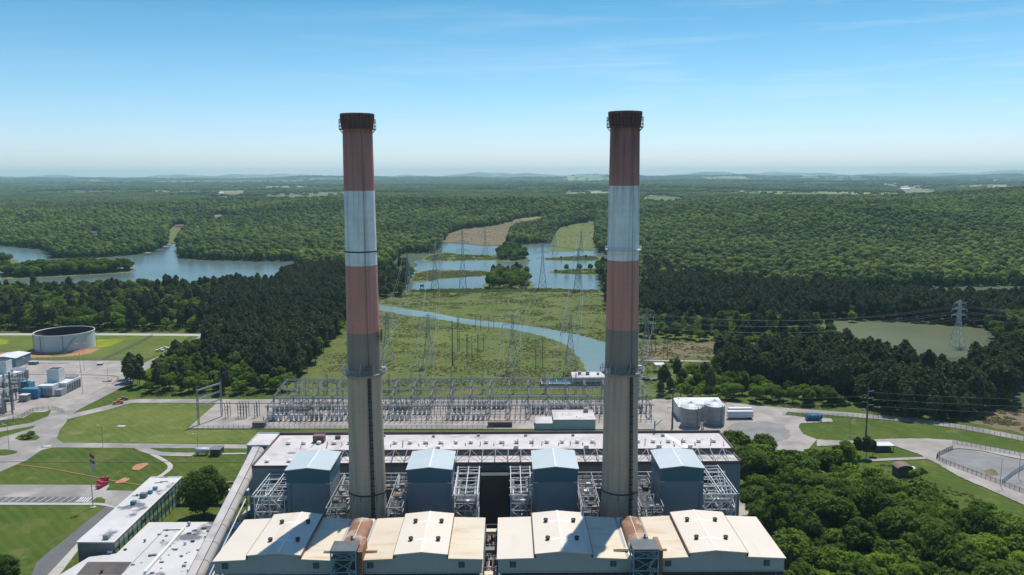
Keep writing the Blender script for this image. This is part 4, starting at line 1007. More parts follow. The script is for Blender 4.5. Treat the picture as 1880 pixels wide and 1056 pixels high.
# pipe trusses over the lower roof
tg = MB(); k = 0
x = -72.0
while x < XR-3:
    tg.bar((x,300.2,30.05),(x-.2,290.4,28.7), .30)
    if k % 2 == 0: tg.bar((x,300.2,30.),(x+4.8,290.4,28.8), .18)
    else: tg.bar((x+4.8,300.2,30.),(x,290.4,28.8), .18)
    x += 4.8; k += 1
tg.bar((-74,295.3,29.2),(XR-1,295.3,29.2),.24)
tg.build('roof_brace', 'duct', hall)
for i in range(29):
    x = -86+i*5.95
    if x > XR-3: break
    f = MB(); f.lathe([(.55,29.4),(.55,29.9),(.95,29.95),(1.0,30.25),(.7,30.6),(.1,30.75)], x, 309.0, 14); f.build('roof_vent', 'white_paint', hall)
rg = random.Random(9)
for i in range(34):
    x = -80+i*4.95+rg.uniform(-1,1); z = rg.uniform(.9, 2.6); p = MB(); p.tube((x,306.0+rg.uniform(-2.5,3.5),29.4),(x,306.0+rg.uniform(-.2,.2),29.4+z), .17, .17, 7)
    p.build('roof_pipe', 'brown_metal' if i % 3 else 'galvanised', hall)
for x, y, s in ((-74.6,312,2.2),(-68,315.5,1.0),(-50,318,.6),(-30,317,.6),(-12,318,.6),(7,317.5,.6),(26,317.5,.6),(62,316.5,.7),(-27,303,.8),(3,303,.9),(30,303,.9),(58,303,.9),(70,303,.8)):
    MB().box(x-s, x+s, y-s*.7, y+s*.7, 29.41, 29.4+s*1.25).build('roof_box', 'brown_metal' if s > .9 and x < -60 else ('white_paint' if y < 305 else 'galvanised'), hall)
for x in (-88.5, -80.5): f = MB(); f.lathe([(.5,29.4),(.5,29.9),(.9,29.95),(.9,30.25),(.1,30.6)], x, 289, 14); f.build('roof_vent', 'white_paint', hall)
MB().box(-83.5, -80.5, 297.5, 300, 29.41, 29.2).build('roof_box', 'galvanised', hall)
w_ = MB(); w_.poly([(68,300.9,29.45),(71.5,300.9,29.45),(63.8,319.5,29.45),(62,319.5,29.45)]); w_.build('roof_walkway', 'white_cap', hall)
w2 = MB(); w2.bar((59.5,320.9,30.3),(59.5,320.9,34.4),.5); w2.bar((59.5,320.9,32.1),(62.3,320.9,34.9),.3); w2.build('roof_mast', 'blue_steel', hall)
x = XL
# annex and dark centre block
an = thing('annex', 'small pale blue metal annex with white roof at the left end of the long hall', 'building', (-94, 306, 0))
MB().box(-101.4, -92.72, 306.5, 321.5, 0, 29.6).build('cladding', 'slate_siding', an)
p = MB(); p.box(-101.6, -92.74, 306.3, 321.7, 29.65, 29.8); p.build('roof', 'membrane', an)
p = MB(); p.box(-101.7,-92.73,306.2,306.5,29.6,30.15); p.box(-101.7,-101.4,306.51,321.8,29.6,30.15); p.box(-101.39,-92.73,321.5,321.8,29.6,30.15); p.build('parapet', 'blue_roof', an)
cb = thing('control_block', 'tall plain dark block in the middle between the second and third boiler houses', 'industrial building', (-5.1, 286, 0))
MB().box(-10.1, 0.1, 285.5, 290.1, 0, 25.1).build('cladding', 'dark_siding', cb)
p = MB()
for x_ in (-8, -5.2, -3.0): p.box(x_-.14, x_+.14, 285.2, 285.45, 6.0, 6.3)
p.build('wall_lamp', 'white_paint', cb)

# ------------------------------------------------------------------ open steel frames with pipes and ducts
def steel_frame(name, lab, x0, x1, y0, y1, ztop, lv, seed, crown=True, dens=2.0, grp='open steel frames of the plant'):
    root = thing(name, lab, 'steel frame', ((x0+x1)/2, y0, 0), grp); rg = random.Random(seed)
    f = MB(); nx = max(1, round((x1-x0)/6)); ny = max(1, round((y1-y0)/9)); X = np.linspace(x0, x1, nx+1); Yv = np.linspace(y0, y1, ny+1)
    for x in X:
        for y in Yv: f.bar((x,y,0),(x,y,ztop), .34)
    Z = np.linspace(0, ztop, lv+1)[1:]
    for z in Z:
        for y in Yv: f.bar((x0,y,z),(x1,y,z), .26)
        for x in X: f.bar((x,y0,z),(x,y1,z), .26)
    f.build('frame', 'pale_steel', root)
    b = MB()
    for i in range(len(Z)-1):
        for j in range(nx):
            a, c = (X[j], X[j+1]) if (i+j) % 2 else (X[j+1], X[j]); b.bar((a,y0,Z[i]),(c,y0,Z[i+1]), .24)
            b.bar((c,y1,Z[i]),(a,y1,Z[i+1]), .24)
        for j in range(ny): a, c = (Yv[j], Yv[j+1]) if i % 2 else (Yv[j+1], Yv[j]); b.bar((x0,a,Z[i]),(x0,c,Z[i+1]), .22); b.bar((x1,a,Z[i]),(x1,c,Z[i+1]), .22)
    for i in range(len(Z)-1):
        zm = (Z[i]+Z[i+1])/2
        for y in (y0, y1): b.bar((x0,y,zm),(x1,y,zm), .16)
        for j in range(nx): xm_ = (X[j]+X[j+1])/2; b.bar((xm_,y0,Z[i]),(xm_,y0,Z[i+1]), .16); b.bar((X[j],y0,Z[i]),(xm_,y0,zm), .12); b.bar((X[j+1],y0,Z[i]),(xm_,y0,zm), .12)
    b.build('bracing', 'pale_steel', root)
    bw = MB(); bw.box(x0+.6, x1-.6, y1-.9, y1-.5, .2, ztop-.6); bw.build('shade_backing', 'dark_siding', root)  # dark sheet added behind the frame, standing in for interior shade
    if crown:   # roof trusses left open
        t = MB()
        for y in np.linspace(y0-1.5, y1, 5): t.bar((x0-.6,y,ztop+.9),(x1+.6,y,ztop+.9), .26); t.bar((x0,y,ztop+.9),(x1,y+(y1-y0)/5*.9,ztop+.9), .14)
        for x in np.linspace(x0, x1, 3): t.bar((x,y0-1.5,ztop+1.35),(x,y1,ztop+1.35), .26)
        t.build('roof_truss', 'pale_steel', root)
    dm = MB()
    for z in Z[:-1]:
        zc = z+ztop/lv*.42
        dm.tube((x0+.5,y0+2.6,zc),(x1-.5,y0+2.6,zc), .85, .85, 14); dm.tube((x0+.8,y0+5.2,zc-.9),(x0+.8,y1-1.2,zc-.2), .6, .6, 12); dm.tube((x1-1.2,y0+4.2,zc-1.2),(x1-1.2,y1-1.2,zc+.6), .5, .5, 12)
    dm.build('duct', 'galvanised', root, True)
    for z in Z[:-1]:
        p = MB(); [p.box(x0+.3, x1-.3, yb_, yb_+.35, z-.25, z-.12) for yb_ in np.arange(y0+1.8, y1-.6, .8)]
        for q in (.6, 1.1): p.bar((x0+.3,y0+1.8,z+q),(x1-.3,y0+1.8,z+q), .09)
        for x in np.arange(x0+.4, x1, 1.8): p.bar((x,y0+1.8,z-.1),(x,y0+1.8,z+1.1), .08)
        p.build('platform', 'duct', root)
        for k in range(int(3*dens)):
            x = rg.uniform(x0+1, x1-1); y = rg.uniform(y0+2.2, y0+4); s = rg.uniform(.5, 1.3)
            MB().box(x-s, x+s, y-s*.6, y+s*.6, z-.1, z+s*1.5).build('machine', rg.choice(['duct','galvanised','white_paint','grey_paint','duct']), root)
    pp = MB()
    for k in range(int(9*dens)):
        x = rg.uniform(x0+.5, x1-.5); y = rg.uniform(y0+.6, y1-1); r = rg.uniform(.12, .38)
        if k % 3 == 0: pp.tube((x,y,0),(x,y,rg.uniform(.5,1)*ztop), r, r, 9)
        elif k % 3 == 1: z = rg.uniform(.2,.95)*ztop; pp.tube((x0,y,z),(x1,y,z), r, r, 9)
        else: z = rg.uniform(.3,.95)*ztop; pp.tube((x,y0+.5,z),(x,y1,z+rg.uniform(-2,2)), r, r, 9)
    pp.build('pipework', 'galvanised', root, True)
    st = MB(); sx = x1-2.2
    for i in range(len(Z)-1):
        a, c = (sx, sx+1.8) if i % 2 else (sx+1.8, sx); st.bar((a,y0+.8,Z[i]),(c,y0+.8,Z[i+1]), .8, .14); st.bar((a,y0+.45,Z[i]+1),(c,y0+.45,Z[i+1]+1), .07)
    st.build('stair', 'pale_steel', root)
    return root
steel_frame('steel_frame', 'open white steel frame left of the leftmost blue boiler house', -85.8, -75.6, 264, 283, 26.0, 5, 1)
steel_frame('steel_frame', 'open white steel frame between second boiler house and the dark centre block', -18.4, -10.6, 264, 289, 26.0, 5, 2)
steel_frame('steel_frame', 'open white steel frame between the dark centre block and third boiler house', .8, 7.8, 264, 289, 26.0, 5, 3)
steel_frame('steel_frame', 'open white steel frame right of the rightmost blue boiler house', 66.2, 77.0, 264, 289, 26.0, 5, 4)
def gap_works(x0, x1, cx, lab, seed):
    """pipes, sloping ducts and decks round a chimney foot"""
    root = thing('process_pipework', lab, 'pipework', (cx, 262, 0), 'tangles of pipes and ducts round the chimney feet'); rg = random.Random(seed)
    for s in (-1, 1):
        xa, xb = (x0+.4, cx-6.6) if s < 0 else (cx+6.6, x1-.4)
        if xb-xa < 1.5: continue
        f = MB()
        for x in np.linspace(xa, xb, 3):
            for y in (252, 262, 272, 283): f.bar((x,y,0),(x,y,27.0), .32)
        for z in (5,10,15,20,25,27.0):
            for y in (252, 262, 272, 283): f.bar((xa,y,z),(xb,y,z), .28)
            for x in (xa, xb): f.bar((x,252,z),(x,283,z), .28)
        for z in (5,10,15,20,22):
            f.bar((xa,252,z),(xb,252,z+5), .18); f.bar((xb,262,z),(xa,262,z+4.5), .18); f.bar((xa,252,z),(xa,262,z+4.5), .18)
        f.build('frame', 'steel', root)
        # inclined twin ducts
        for k in range(7):
            x = xa+(xb-xa)*(k%4+.5)/4; zq = 27.0-k*2.2
            d = MB(); d.tube((x-.3,281-k,zq),(x+.5*s,252.5,max(3,zq-rg.uniform(4,12))), rg.uniform(.22,.5), .35, 12); d.build('inclined_pipe', rg.choice(['galvanised','steel']), root, True)
        for z in (7.5, 12.5, 17.5, 22, 25.2):
            p = MB(); [p.box(xa+.2, xb-.2, yb_, yb_+.3, z-.2, z-.08) for yb_ in np.arange(254+rg.uniform(0,3), 281, .9)]
            for q in (.55, 1.1): p.bar((xa,253.6,z+q),(xb,253.6,z+q), .09)
            for x in np.arange(xa, xb, 1.6): p.bar((x,253.6,z),(x,253.6,z+1.1), .08)
            p.build('platform', 'duct', root)
            for q in range(9):
                x = rg.uniform(xa+.6, xb-.6); y = rg.uniform(253, 278); sz = rg.uniform(.25, .95)
                MB().box(x-sz, x+sz, y-sz, y+sz, z-.07, z+sz*rg.uniform(1,2)).build('machine', rg.choice(['duct','galvanised','steel','tank_white','black_metal','rust','duct']), root)
        pp = MB()
        for q in range(60):
            x = rg.uniform(xa, xb); y = rg.uniform(252, 282); z = rg.uniform(2, 23.5); r = rg.uniform(.08, .26); m = rg.random()
            if m < .35: pp.tube((x,y,z),(x,y,min(27.0,z+rg.uniform(3,9))), r, r, 7)
            elif m < .7: pp.tube((xa,y,z),(xb,y,z+rg.uniform(-1,1)), r, r, 7)
            else: pp.tube((x,y,z),(x+rg.uniform(-1,1),min(283,y+rg.uniform(4,14)),z+rg.uniform(-1,3)), r, r, 7)
        pp.build('small_pipe', 'pale_steel', root, True)
    for k, (x, y, z, s) in enumerate(((cx+8.2, 256, 14, 2.2), (cx+8.0, 254.5, 9.5, 2.0))):
        if x+s < x1+3: MB().box(x-s*.7, x+s*.7, y, y+3, z, z+3.0).build('fan_housing', 'white_paint', root)
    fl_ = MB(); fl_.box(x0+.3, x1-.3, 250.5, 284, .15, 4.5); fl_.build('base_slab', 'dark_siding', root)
    bk = MB(); bk.box(x0+.5, x1-.5, 284.6, 290.1, 0, 21.5); bk.build('duct_casing', 'brick_grey', root)
    bm = MB(); 
    for z in (24.0, 25.4): bm.bar((x0,283.5,z),(x1,283.5,z),.35)
    for x in np.arange(x0, x1, 2.2): bm.bar((x,283.5,24),(x+1.1,283.5,25.4),.14); bm.bar((x+1.1,283.5,25.4),(x+2.2,283.5,24),.14)
    bm.build('header_beam', 'pale_steel', root)
    return root
gap_works(-59.4, -34.1, CL[0], 'tangle of grey pipes, ducts and decks round the foot of the left chimney', 11)
gap_works(23.6, 50.6, CR[0], 'tangle of grey pipes, ducts and decks round the foot of the right chimney', 12)
ff = thing('facade_frame', 'long pale steel grid standing against the dark front wall of the long hall', 'steel frame', (0, 284, 0)); f = MB(); g = MB()
for a_, c_ in ((-74.0,-10.8),(.8,78.5)):
    n = round((c_-a_)/4.6); X = np.linspace(a_, c_, n+1)
    for i, x in enumerate(X):
        f.bar((x,284.2,0),(x,284.2,26.6), .30)
        if i < n:
            for j, z in enumerate((2,7,12,17,22)):
                p, q = (X[i],X[i+1]) if (i+j)%2 else (X[i+1],X[i]); g.bar((p,284.2,z),(q,284.2,min(z+5,26.6)), .16)
    for z in (7,12,17,22,26.6): f.bar((a_,284.2,z),(c_,284.2,z), .28)
    for z in (9.5,14.5,19.5,24.5): g.bar((a_,284.0,z),(c_,284.0,z), .12)
    for z in (15.5, 20.8): g.tube((a_,283.4,z),(c_,283.4,z), .4, .4, 9)
f.build('frame', 'pale_steel', ff); g.build('bracing', 'galvanised', ff)
# cluttered slot between the two cream roofed houses
sl = thing('pipe_bridge', 'narrow slot of rusty pipe racks between the two cream roofed buildings', 'pipework', (-5.1, 212, 0))
f = MB()
for z in (6, 12, 18, 23, 26.5):
    for y in (212, 219, 226, 233, 240): f.bar((-7.0,y,z),(-3.3,y,z), .25)
    for x in (-7.0, -3.3): f.bar((x,212,z),(x,240,z), .25)
for y in (212, 219, 226, 233, 240):
    for x in (-7.0, -3.3): f.bar((x,y,0),(x,y,26.5), .28)
f.build('frame', 'dark_steel', sl)
for i, (y, z) in enumerate(((214,22.5),(226,24),(235,25.6),(230,18),(219,20),(222,15))): MB().box(-6.8, -3.5, y, y+2.2, z, z+.9).build('platform', 'duct' if i % 2 else 'rusty_cream_metal', sl)
for i, x in enumerate((-6.3,-5.7,-4.6,-4.0)):
    MB().tube((x,211.5,21+i*.7),(x,240,23+i*.5), .22, .22, 9).build('pipe', ('rust','galvanised','rust','galvanised')[i], sl, True)
rg = random.Random(6)
for i in range(16):
    y = rg.uniform(212, 238); z = rg.uniform(12, 24); s = rg.uniform(.3,.7); x = rg.uniform(-6.2,-4.1)
    MB().box(x-s, x+s, y-s, y+s, z, z+s*1.6).build('machine', rg.choice(['duct','rust','galvanised','white_paint']), sl)

# ------------------------------------------------------------------ coal conveyor gallery
cv = thing('conveyor', 'long inclined pale conveyor gallery climbing to the left end of the hall', 'conveyor', (-97, 200, 0))
def cvp(t, dx, dz): y = 190+(307-190)*t; z = -3.2+(27.2+3.2)*t; return (-99.2+dx, y, z+dz)
# top deck flat, right-hand side rounded
prof = [(0,0),(0,2.4),(.15,2.55),(3.0,2.55)]+[(3.0+1.9*math.sin(a), .95+1.6*math.cos(a)) for a in np.linspace(.05, math.pi*.93, 12)]+[(2.2,-.3)]
def sweep(prof, t0, t1, n):
    m = MB(); k = len(prof)
    for i in range(n+1):
        t = t0+(t1-t0)*i/n; m.v += [cvp(t, x, z) for x, z in prof]
    for i in range(n):
        for j in range(k): q = (j+1) % k; m.f.append((i*k+j, i*k+q, (i+1)*k+q, (i+1)*k+j))
    m.f.append(tuple(range(k))); m.f.append(tuple(n*k+j for j in reversed(range(k)))); return m
sweep(prof, 0, 1, 1).build('gallery', 'concrete', cv)
sweep([(.02,2.56),(.02,2.66),(2.95,2.66),(2.95,2.56)], 0, 1, 1).build('deck_roof', 'membrane', cv)
sj = MB()
for i in range(14):
    t = (i+.5)/14; P_ = [cvp(t, x*1.004, z*1.004) for x, z in prof[2:-3]]
    for a, b in zip(P_, P_[1:]): sj.bar((a[0]+.02,a[1],a[2]+.08),(b[0]+.02,b[1],b[2]+.08), .06)
sj.build('seam', 'duct', cv)
ed = MB(); ed.bar(cvp(0,2.97,2.68), cvp(1,2.97,2.68), .22); ed.bar(cvp(0,.05,2.66), cvp(1,.05,2.66), .14); ed.build('edge_trim', 'dark_steel', cv)
for t in (.25,.42,.58,.74,.90):
    b = MB(); a = cvp(t,0,-.2); zb = a[2]
    for dx in (.3, 4.0): b.bar((a[0]+dx,a[1],0),(a[0]+dx,a[1],zb), .4)
    for z in np.arange(3, zb, 4): b.bar((a[0]+.3,a[1],z),(a[0]+4,a[1],z), .2); b.bar((a[0]+.3,a[1],z),(a[0]+4,a[1],min(z+4,zb)), .16)
    b.build('trestle', 'steel', cv)
pc = MB(); pc.tube(cvp(.1,5.5,-.6), cvp(.97,5.5,-.6), .22, .22, 8); pc.build('side_pipe', 'pale_steel', cv, True)

# ------------------------------------------------------------------ office block and low roofs, lower left
def gpt(px, py, z): p = G(px, py, z); return p
A1, A2, A3, A4 = gpt(278,877,9.5), gpt(335,877,9.5), gpt(209,996,9.5), gpt(142,996,9.5)
A2 = A1+(A3-A4)*((A2-A1).length/(A3-A4).length); wv_ = A3-A4; A2 = A1+wv_
ob = thing('office_block', 'long two storey office block with white roof and yellow green window wall', 'building', (A4.x, A4.y, 0))
def extr(poly, z0, z1):
    m = MB(); n = len(poly); m.v = [(p[0],p[1],z0) for p in poly]+[(p[0],p[1],z1) for p in poly]
    m.f = [tuple(reversed(range(n))), tuple(range(n,2*n))]+[(i,(i+1)%n,n+(i+1)%n,n+i) for i in range(n)]; return m
rect = [A4, A3, A2, A1]
extr([(p.x,p.y) for p in rect], 0, 9.3).build('wall', 'brick_grey', ob)
cen = sum(rect, Vector())/4
extr([(cen.x+(p.x-cen.x)*1.012, cen.y+(p.y-cen.y)*1.006) for p in rect], 9.31, 9.62).build('roof', 'stained_membrane', ob)
rm = MB(); rq = [(cen.x+(p.x-cen.x)*1.012, cen.y+(p.y-cen.y)*1.006, 9.72) for p in rect]
for i in range(4): rm.bar(rq[i], rq[(i+1)%4], .28)
rm.build('roof_rim', 'white_cap', ob)
dv_ = (A2-A3); Ln = dv_.length; dv_.normalize(); nv = Vector((dv_.y, -dv_.x, 0))
for st_ in (0, 1):
    z0, z1 = (0.3, 4.5) if st_ == 0 else (4.7, 8.9)
    nb = 17
    for k in range(nb):
        a = A3+dv_*(Ln*(k+.04)/nb)+nv*.06; b = A3+dv_*(Ln*(k+.96)/nb)+nv*.06; h = (z1-z0)
        p = MB()
        def slab(zA, zB, off):
            o = nv*off; p.poly([(a.x+o.x,a.y+o.y,zA),(b.x+o.x,b.y+o.y,zA),(b.x+o.x,b.y+o.y,zB),(a.x+o.x,a.y+o.y,zB)])
        slab(z0, z0+h*.36, .02); slab(z0+h*.74, z1, .02); po = p.build('wall_panel', 'yellow_panel', ob)
        p = MB(); slab(z0+h*.36, z0+h*.74, .0); p.build('window', 'blue_paint' if k % 3 else 'window_glass', ob)
hb = MB()
for k in range(18): a = A3+dv_*(Ln*k/17)+nv*.16; hb.bar((a.x,a.y,0),(a.x,a.y,9.2), .18)
for z in (4.6, 9.1): a = A3+nv*.16; b = A2+nv*.16; hb.bar((a.x,a.y,z),(b.x,b.y,z), .2)
hb.build('mullion', 'window_glass', ob)
for px, py, s, mm in ((245,926,.9,'blue_paint'),(264,913,1.2,'duct'),(276,906,.8,'blue_paint'),(285,899,.8,'slate_siding'),(196,989,1.0,'galvanised'),(252,910,.4,'dark_steel')):
    p = G(px, py, 9.65); b = MB(); b.box(p.x-s, p.x+s, p.y-s*.8, p.y+s*.8, 9.63, 9.65+s*1.5); b.build('roof_unit', mm, ob)
pb = MB()
for px, py in ((291,887),(301,885),(250,911),(300,877)): p = G(px, py, 9.7); pb.bar((p.x-1.6,p.y,9.9),(p.x+1.6,p.y+.3,9.9), .22)
pb.build('roof_pipe', 'duct', ob)
# low laboratory roofs
lw = thing('low_building', 'low wide building with a stained white roof beside the office block', 'building', (-92, 262, 0))
L1 = [gpt(271,959,6), gpt(394,959,6), gpt(394,965,6)]
lp = [(-117.5,236),(-84.5,236),(-84.5,L1[0].y),(L1[0].x+.4,L1[0].y)]
sE = A3+nv*.5
lp = [(sE.x-14,236),(-96,236),(-88,244),(-88,L1[0].y),(L1[0].x+.5,L1[0].y),(sE.x+.6,sE.y-1.0),(sE.x-7.5,sE.y-3.5)]
extr(lp, 0, 5.8).build('wall', 'brick_grey', lw); ro = extr(lp, 5.81, 6.0).build('roof', 'stained_membrane', lw)
cu = MB(); a = G(338,973,6); b = G(266,1054,6); cu.bar((a.x,a.y,6.5),(b.x,b.y,6.5), .8, 1.0); cu.bar((a.x,a.y,6.3),(a.x-7.5,a.y-.2,6.3), .3, .4); cu.build('curb_wall', 'white_cap', lw)
c2 = MB(); a = G(300,975,6); b = G(222,1056,6); c2.bar((a.x,a.y,6.06),(b.x,b.y,6.06), .14); c2.build('roof_seam', 'duct', lw)
cz = sum((Vector((q[0],q[1],0)) for q in lp), Vector())/len(lp)
tp = MB(); q = [G(161,1032,6), G(242,1032,6), G(222,1056,6), G(140,1056,6)]; tp.poly([(p.x,p.y,6.06) for p in reversed(q)]); tp.build('tar_patch', 'tar', lw)
for k, (px, py, s) in enumerate(((347,965,.9),(375,971,.8),(202,1015,.8),(187,1052,.7),(284,1020,.6),(276,1021,.6),(340,1000,.7),(354,995,.6),(338,1040,.6),(266,995,.6),(300,992,.4),(230,1010,.5),(310,1005,.4),(333,1022,.5),(349,1048,.8))):
    p = G(px, py, 6.0); b = MB()
    if k % 3: b.box(p.x-s, p.x+s, p.y-s*.6, p.y+s*.6, 6.01, 6.0+s*.9)
    else: b.lathe([(s*.5,6.01),(s*.5,6+s),(s*.8,6+s),(s*.7,6+s*1.5),(.05,6+s*1.7)], p.x, p.y, 12)
    b.build('roof_unit', ('galvanised','duct','white_paint','black_metal')[k % 4], lw)
rg = random.Random(77); db = MB()
for k in range(46):
    px, py = rg.uniform(215, 385), rg.uniform(965, 1054); p = G(px, py, 6.0)
    if p.x > -88.6 or px < 300-(py-965)*.8: continue
    q = rg.uniform(.15,.5); db.box(p.x-q*1.6, p.x+q*1.6, p.y-q, p.y+q, 6.02, 6.06+q*.5)
db.build('roof_debris', 'dark_steel', lw)
# bridge walkway
wk = thing('covered_walkway', 'narrow white covered walkway linking the office block to the hall behind the big tree', 'walkway', (-115, 292, 0))
a = G(319,899,6); b = G(428,902,6)
m = MB(); m.box(a.x, b.x+6, a.y-1.2, a.y+1.2, 3.4, 5.6); m.build('gallery', 'slate_siding', wk); m = MB(); m.box(a.x-.1, b.x+6.1, a.y-1.4, a.y+1.4, 5.61, 5.85); m.build('roof', 'membrane', wk)
for k in range(5): x = a.x+2+k*(b.x-a.x)/5; MB().box(x, x+.35, a.y-.2, a.y+.2, 0, 3.39).build('post', 'steel', wk)

# ------------------------------------------------------------------ lamps, poles, fences
def lamp_post(px, py, h, lab, arm=1, grp='thin lamp posts of the yards'):
    p = G(px, py); r = thing('lamp_post', lab, 'lamp post', (p.x, p.y, 0), grp)
    MB().tube(p, (p.x,p.y,h), .13, .08, 7).build('pole', 'galvanised', r)
    m = MB(); m.bar((p.x,p.y,h-.1),(p.x+arm*1.8,p.y,h+.3), .12); m.box(min(p.x+arm*1.5,p.x+arm*2.3), max(p.x+arm*1.5,p.x+arm*2.3), p.y-.25, p.y+.25, h+.2, h+.42); m.build('lamp_head', 'pale_steel', r)
    MB().box(p.x-.4, p.x+.4, p.y-.4, p.y+.4, 0, .35).build('footing', 'concrete', r)
for a in ((178,639,11,'lamp post just right of the big open tank'),(148,684,20,'tall mast lamp post before the open tank, left of a close pair'),(155,680,19,'tall mast lamp post before the open tank, right of a close pair'),
          (51,689,12,'lamp post on the pale yard above the white turbine unit'),(152,724,17,'lamp post in the middle of the gravel yard'),(199,701,10,'lamp post by the dark T marking at the yard corner'),
          (25,778,14,'lamp post in the bottom left corner of the yard fence'),(17,827,13,'lamp post on the little island at the left frame edge'),(189,821,11,'lamp post beside the lawn road above the flag pole'),
          (345,639,9,'lamp post at the bend of the north perimeter road'),(372,618,9,'lamp post where the perimeter road reaches the pines'),(11,612,8,'lamp post behind the tank lawn at the left frame edge'),(66,603,9,'lamp post rising behind the open tank'),
          (364,834,10,'lamp post beside the white cylinder tank on the lawn'),(1836,893,13,'lamp post inside the fenced gravel basin'),(1870,880,12,'lamp post at the right end of the fenced gravel basin'),(1560,800,8,'small lamp post on the east lawn')):
    lamp_post(*a, arm=random.choice((-1,1)))
fp = G(171,932); fl = thing('flag_pole', 'tall flag pole with hanging flags on the lawn by the parking stalls', 'flag pole', (fp.x, fp.y, 0))
MB().tube(fp, (fp.x,fp.y,23.5), .2, .1, 8).build('pole', 'pale_steel', fl)
MB().lathe([(1.1,0),(1.1,.3),(.3,.5)], fp.x, fp.y, 14).build('base', 'concrete', fl)
def flag(z, m, n=8):
    f = MB()
    for i in range(n):
        x0, x1 = i*.22, (i+1)*.22; f.quad((fp.x+.15+x0,fp.y+.25*math.sin(i*1.1),z-i*.16),(fp.x+.15+x1,fp.y+.25*math.sin(i*1.1+1.1),z-(i+1)*.16),(fp.x+.15+x1,fp.y+.25*math.sin(i*1.1+1.1),z-(i+1)*.16+1.5),(fp.x+.15+x0,fp.y+.25*math.sin(i*1.1),z-i*.16+1.5))
    f.build('flag', m, fl)
flag(21.5, 'red_paint'); flag(19.2, 'blue_paint'); flag(17.3, 'white_paint')

def fence(name, pts, lab, h=2.4, n=26, matn='galvanised', wires=(.1,.8,1.5,2.2)):
    P = [G(*p) for p in pts]; r = thing(name, lab, 'fence', (P[0].x, P[0].y, 0))
    seg = [(P[i+1]-P[i]).length for i in range(len(P)-1)]; tot = sum(seg); fab = MB()
    def at(d):
        for i, s in enumerate(seg):
            if d <= s or i == len(seg)-1: return P[i]+(P[i+1]-P[i])*min(1, d/s)
            d -= s
    prev = None
    for k in range(n+1):
        q = at(tot*k/n)
        m = MB(); m.bar((q.x,q.y,0),(q.x,q.y,h), .13); m.build('post', matn, r)
        if prev:
            for z in wires: fab.bar((prev.x,prev.y,z),(q.x,q.y,z), .05)
            steps = 8
            for j in range(steps): a = prev+(q-prev)*(j/steps); b = prev+(q-prev)*((j+1)/steps); fab.bar((a.x,a.y,.1),(b.x,b.y,2.2), .025); fab.bar((a.x,a.y,2.2),(b.x,b.y,.1), .025)
        prev = q
    fab.build('wire_mesh', matn, r)
fence('wire_fence', [(280,618),(238,640),(190,662)], 'chain link fence running down the grass right of the open tank', n=22)
fence('wire_fence', [(-10,661),(120,661.5),(255,661)], 'chain link fence along the top of the gravel yard', n=24)
fence('wire_fence', [(-10,783),(38,768),(62,755),(95,752),(118,758)], 'chain link fence at the yard gate on the left', n=18)
fence('wire_fence', [(345,788.5),(470,788),(640,788),(905,788)], 'long chain link fence in front of the substation', n=60)
fence('wire_fence', [(1437,763),(1600,768.5),(1700,778),(1790,791),(1890,813)], 'chain link fence along the curving east road', n=46)
fence('basin_fence', [(1749,826),(1722,838),(1719,844),(1735,852),(1790,873),(1838,891),(1890,911)], 'dark fence round the near side of the gravel basin', n=30, matn='dark_steel')
fence('basin_fence', [(1749,815),(1800,824),(1890,841)], 'pale wire fence along the far side of the gravel basin', n=16)
fence('basin_fence', [(1840,889),(1860,873),(1890,855)], 'blue grey cross fence at the right end of the gravel basin', n=12, matn='blue_steel')
kb = MB(); a = [G(*p) for p in ((1742,828),(1760,824.5),(1800,829),(1850,840),(1890,848))]
for p, q in zip(a, a[1:]): kb.bar((p.x,p.y,.25),(q.x,q.y,.25), .5)
tag(kb.build('kerb', 'dark_steel'), 'dark curved kerb inside the far edge of the gravel basin', 'kerb')

def power_pole(px, py, ptop, lab, dark=True):
    p = G(px, py); t = GY(px, ptop, p.y).z; r = thing('power_pole', lab, 'power pole', (p.x, p.y, 0), 'tall single power poles')
    MB().tube(p, (p.x,p.y,t), .55, .25, 10).build('pole', 'dark_steel' if dark else 'galvanised', r)
    m = MB()
    for dz in (2.0, 5.5, 9.0):
        m.bar((p.x-.2,p.y,t-dz),(p.x+2.8,p.y,t-dz+.4), .22); m.bar((p.x+.2,p.y,t-dz-2),(p.x-2.6,p.y,t-dz-1.6), .22)
    m.build('crossarm', 'galvanised', r)
    m = MB()
    for dz in (2.0, 5.5, 9.0): m.tube((p.x+2.8,p.y,t-dz+.4),(p.x+2.8,p.y,t-dz-.9),.12,.12,6); m.tube((p.x-2.6,p.y,t-dz-1.6),(p.x-2.6,p.y,t-dz-2.9),.12,.12,6)
    m.build('insulator', 'insulator', r); return Vector((p.x, p.y, t))
pp1 = power_pole(1234,788,712,'tall dark single power pole left of the white warehouse')
pp2 = power_pole(1589,813,712,'tall dark single power pole on the east lawn')
pp3 = power_pole(831,672,589,'thick dark single pole standing on the meadow between the pylons')
pp4 = power_pole(429,690,647,'slim single power pole at the gap in the dark left wood')

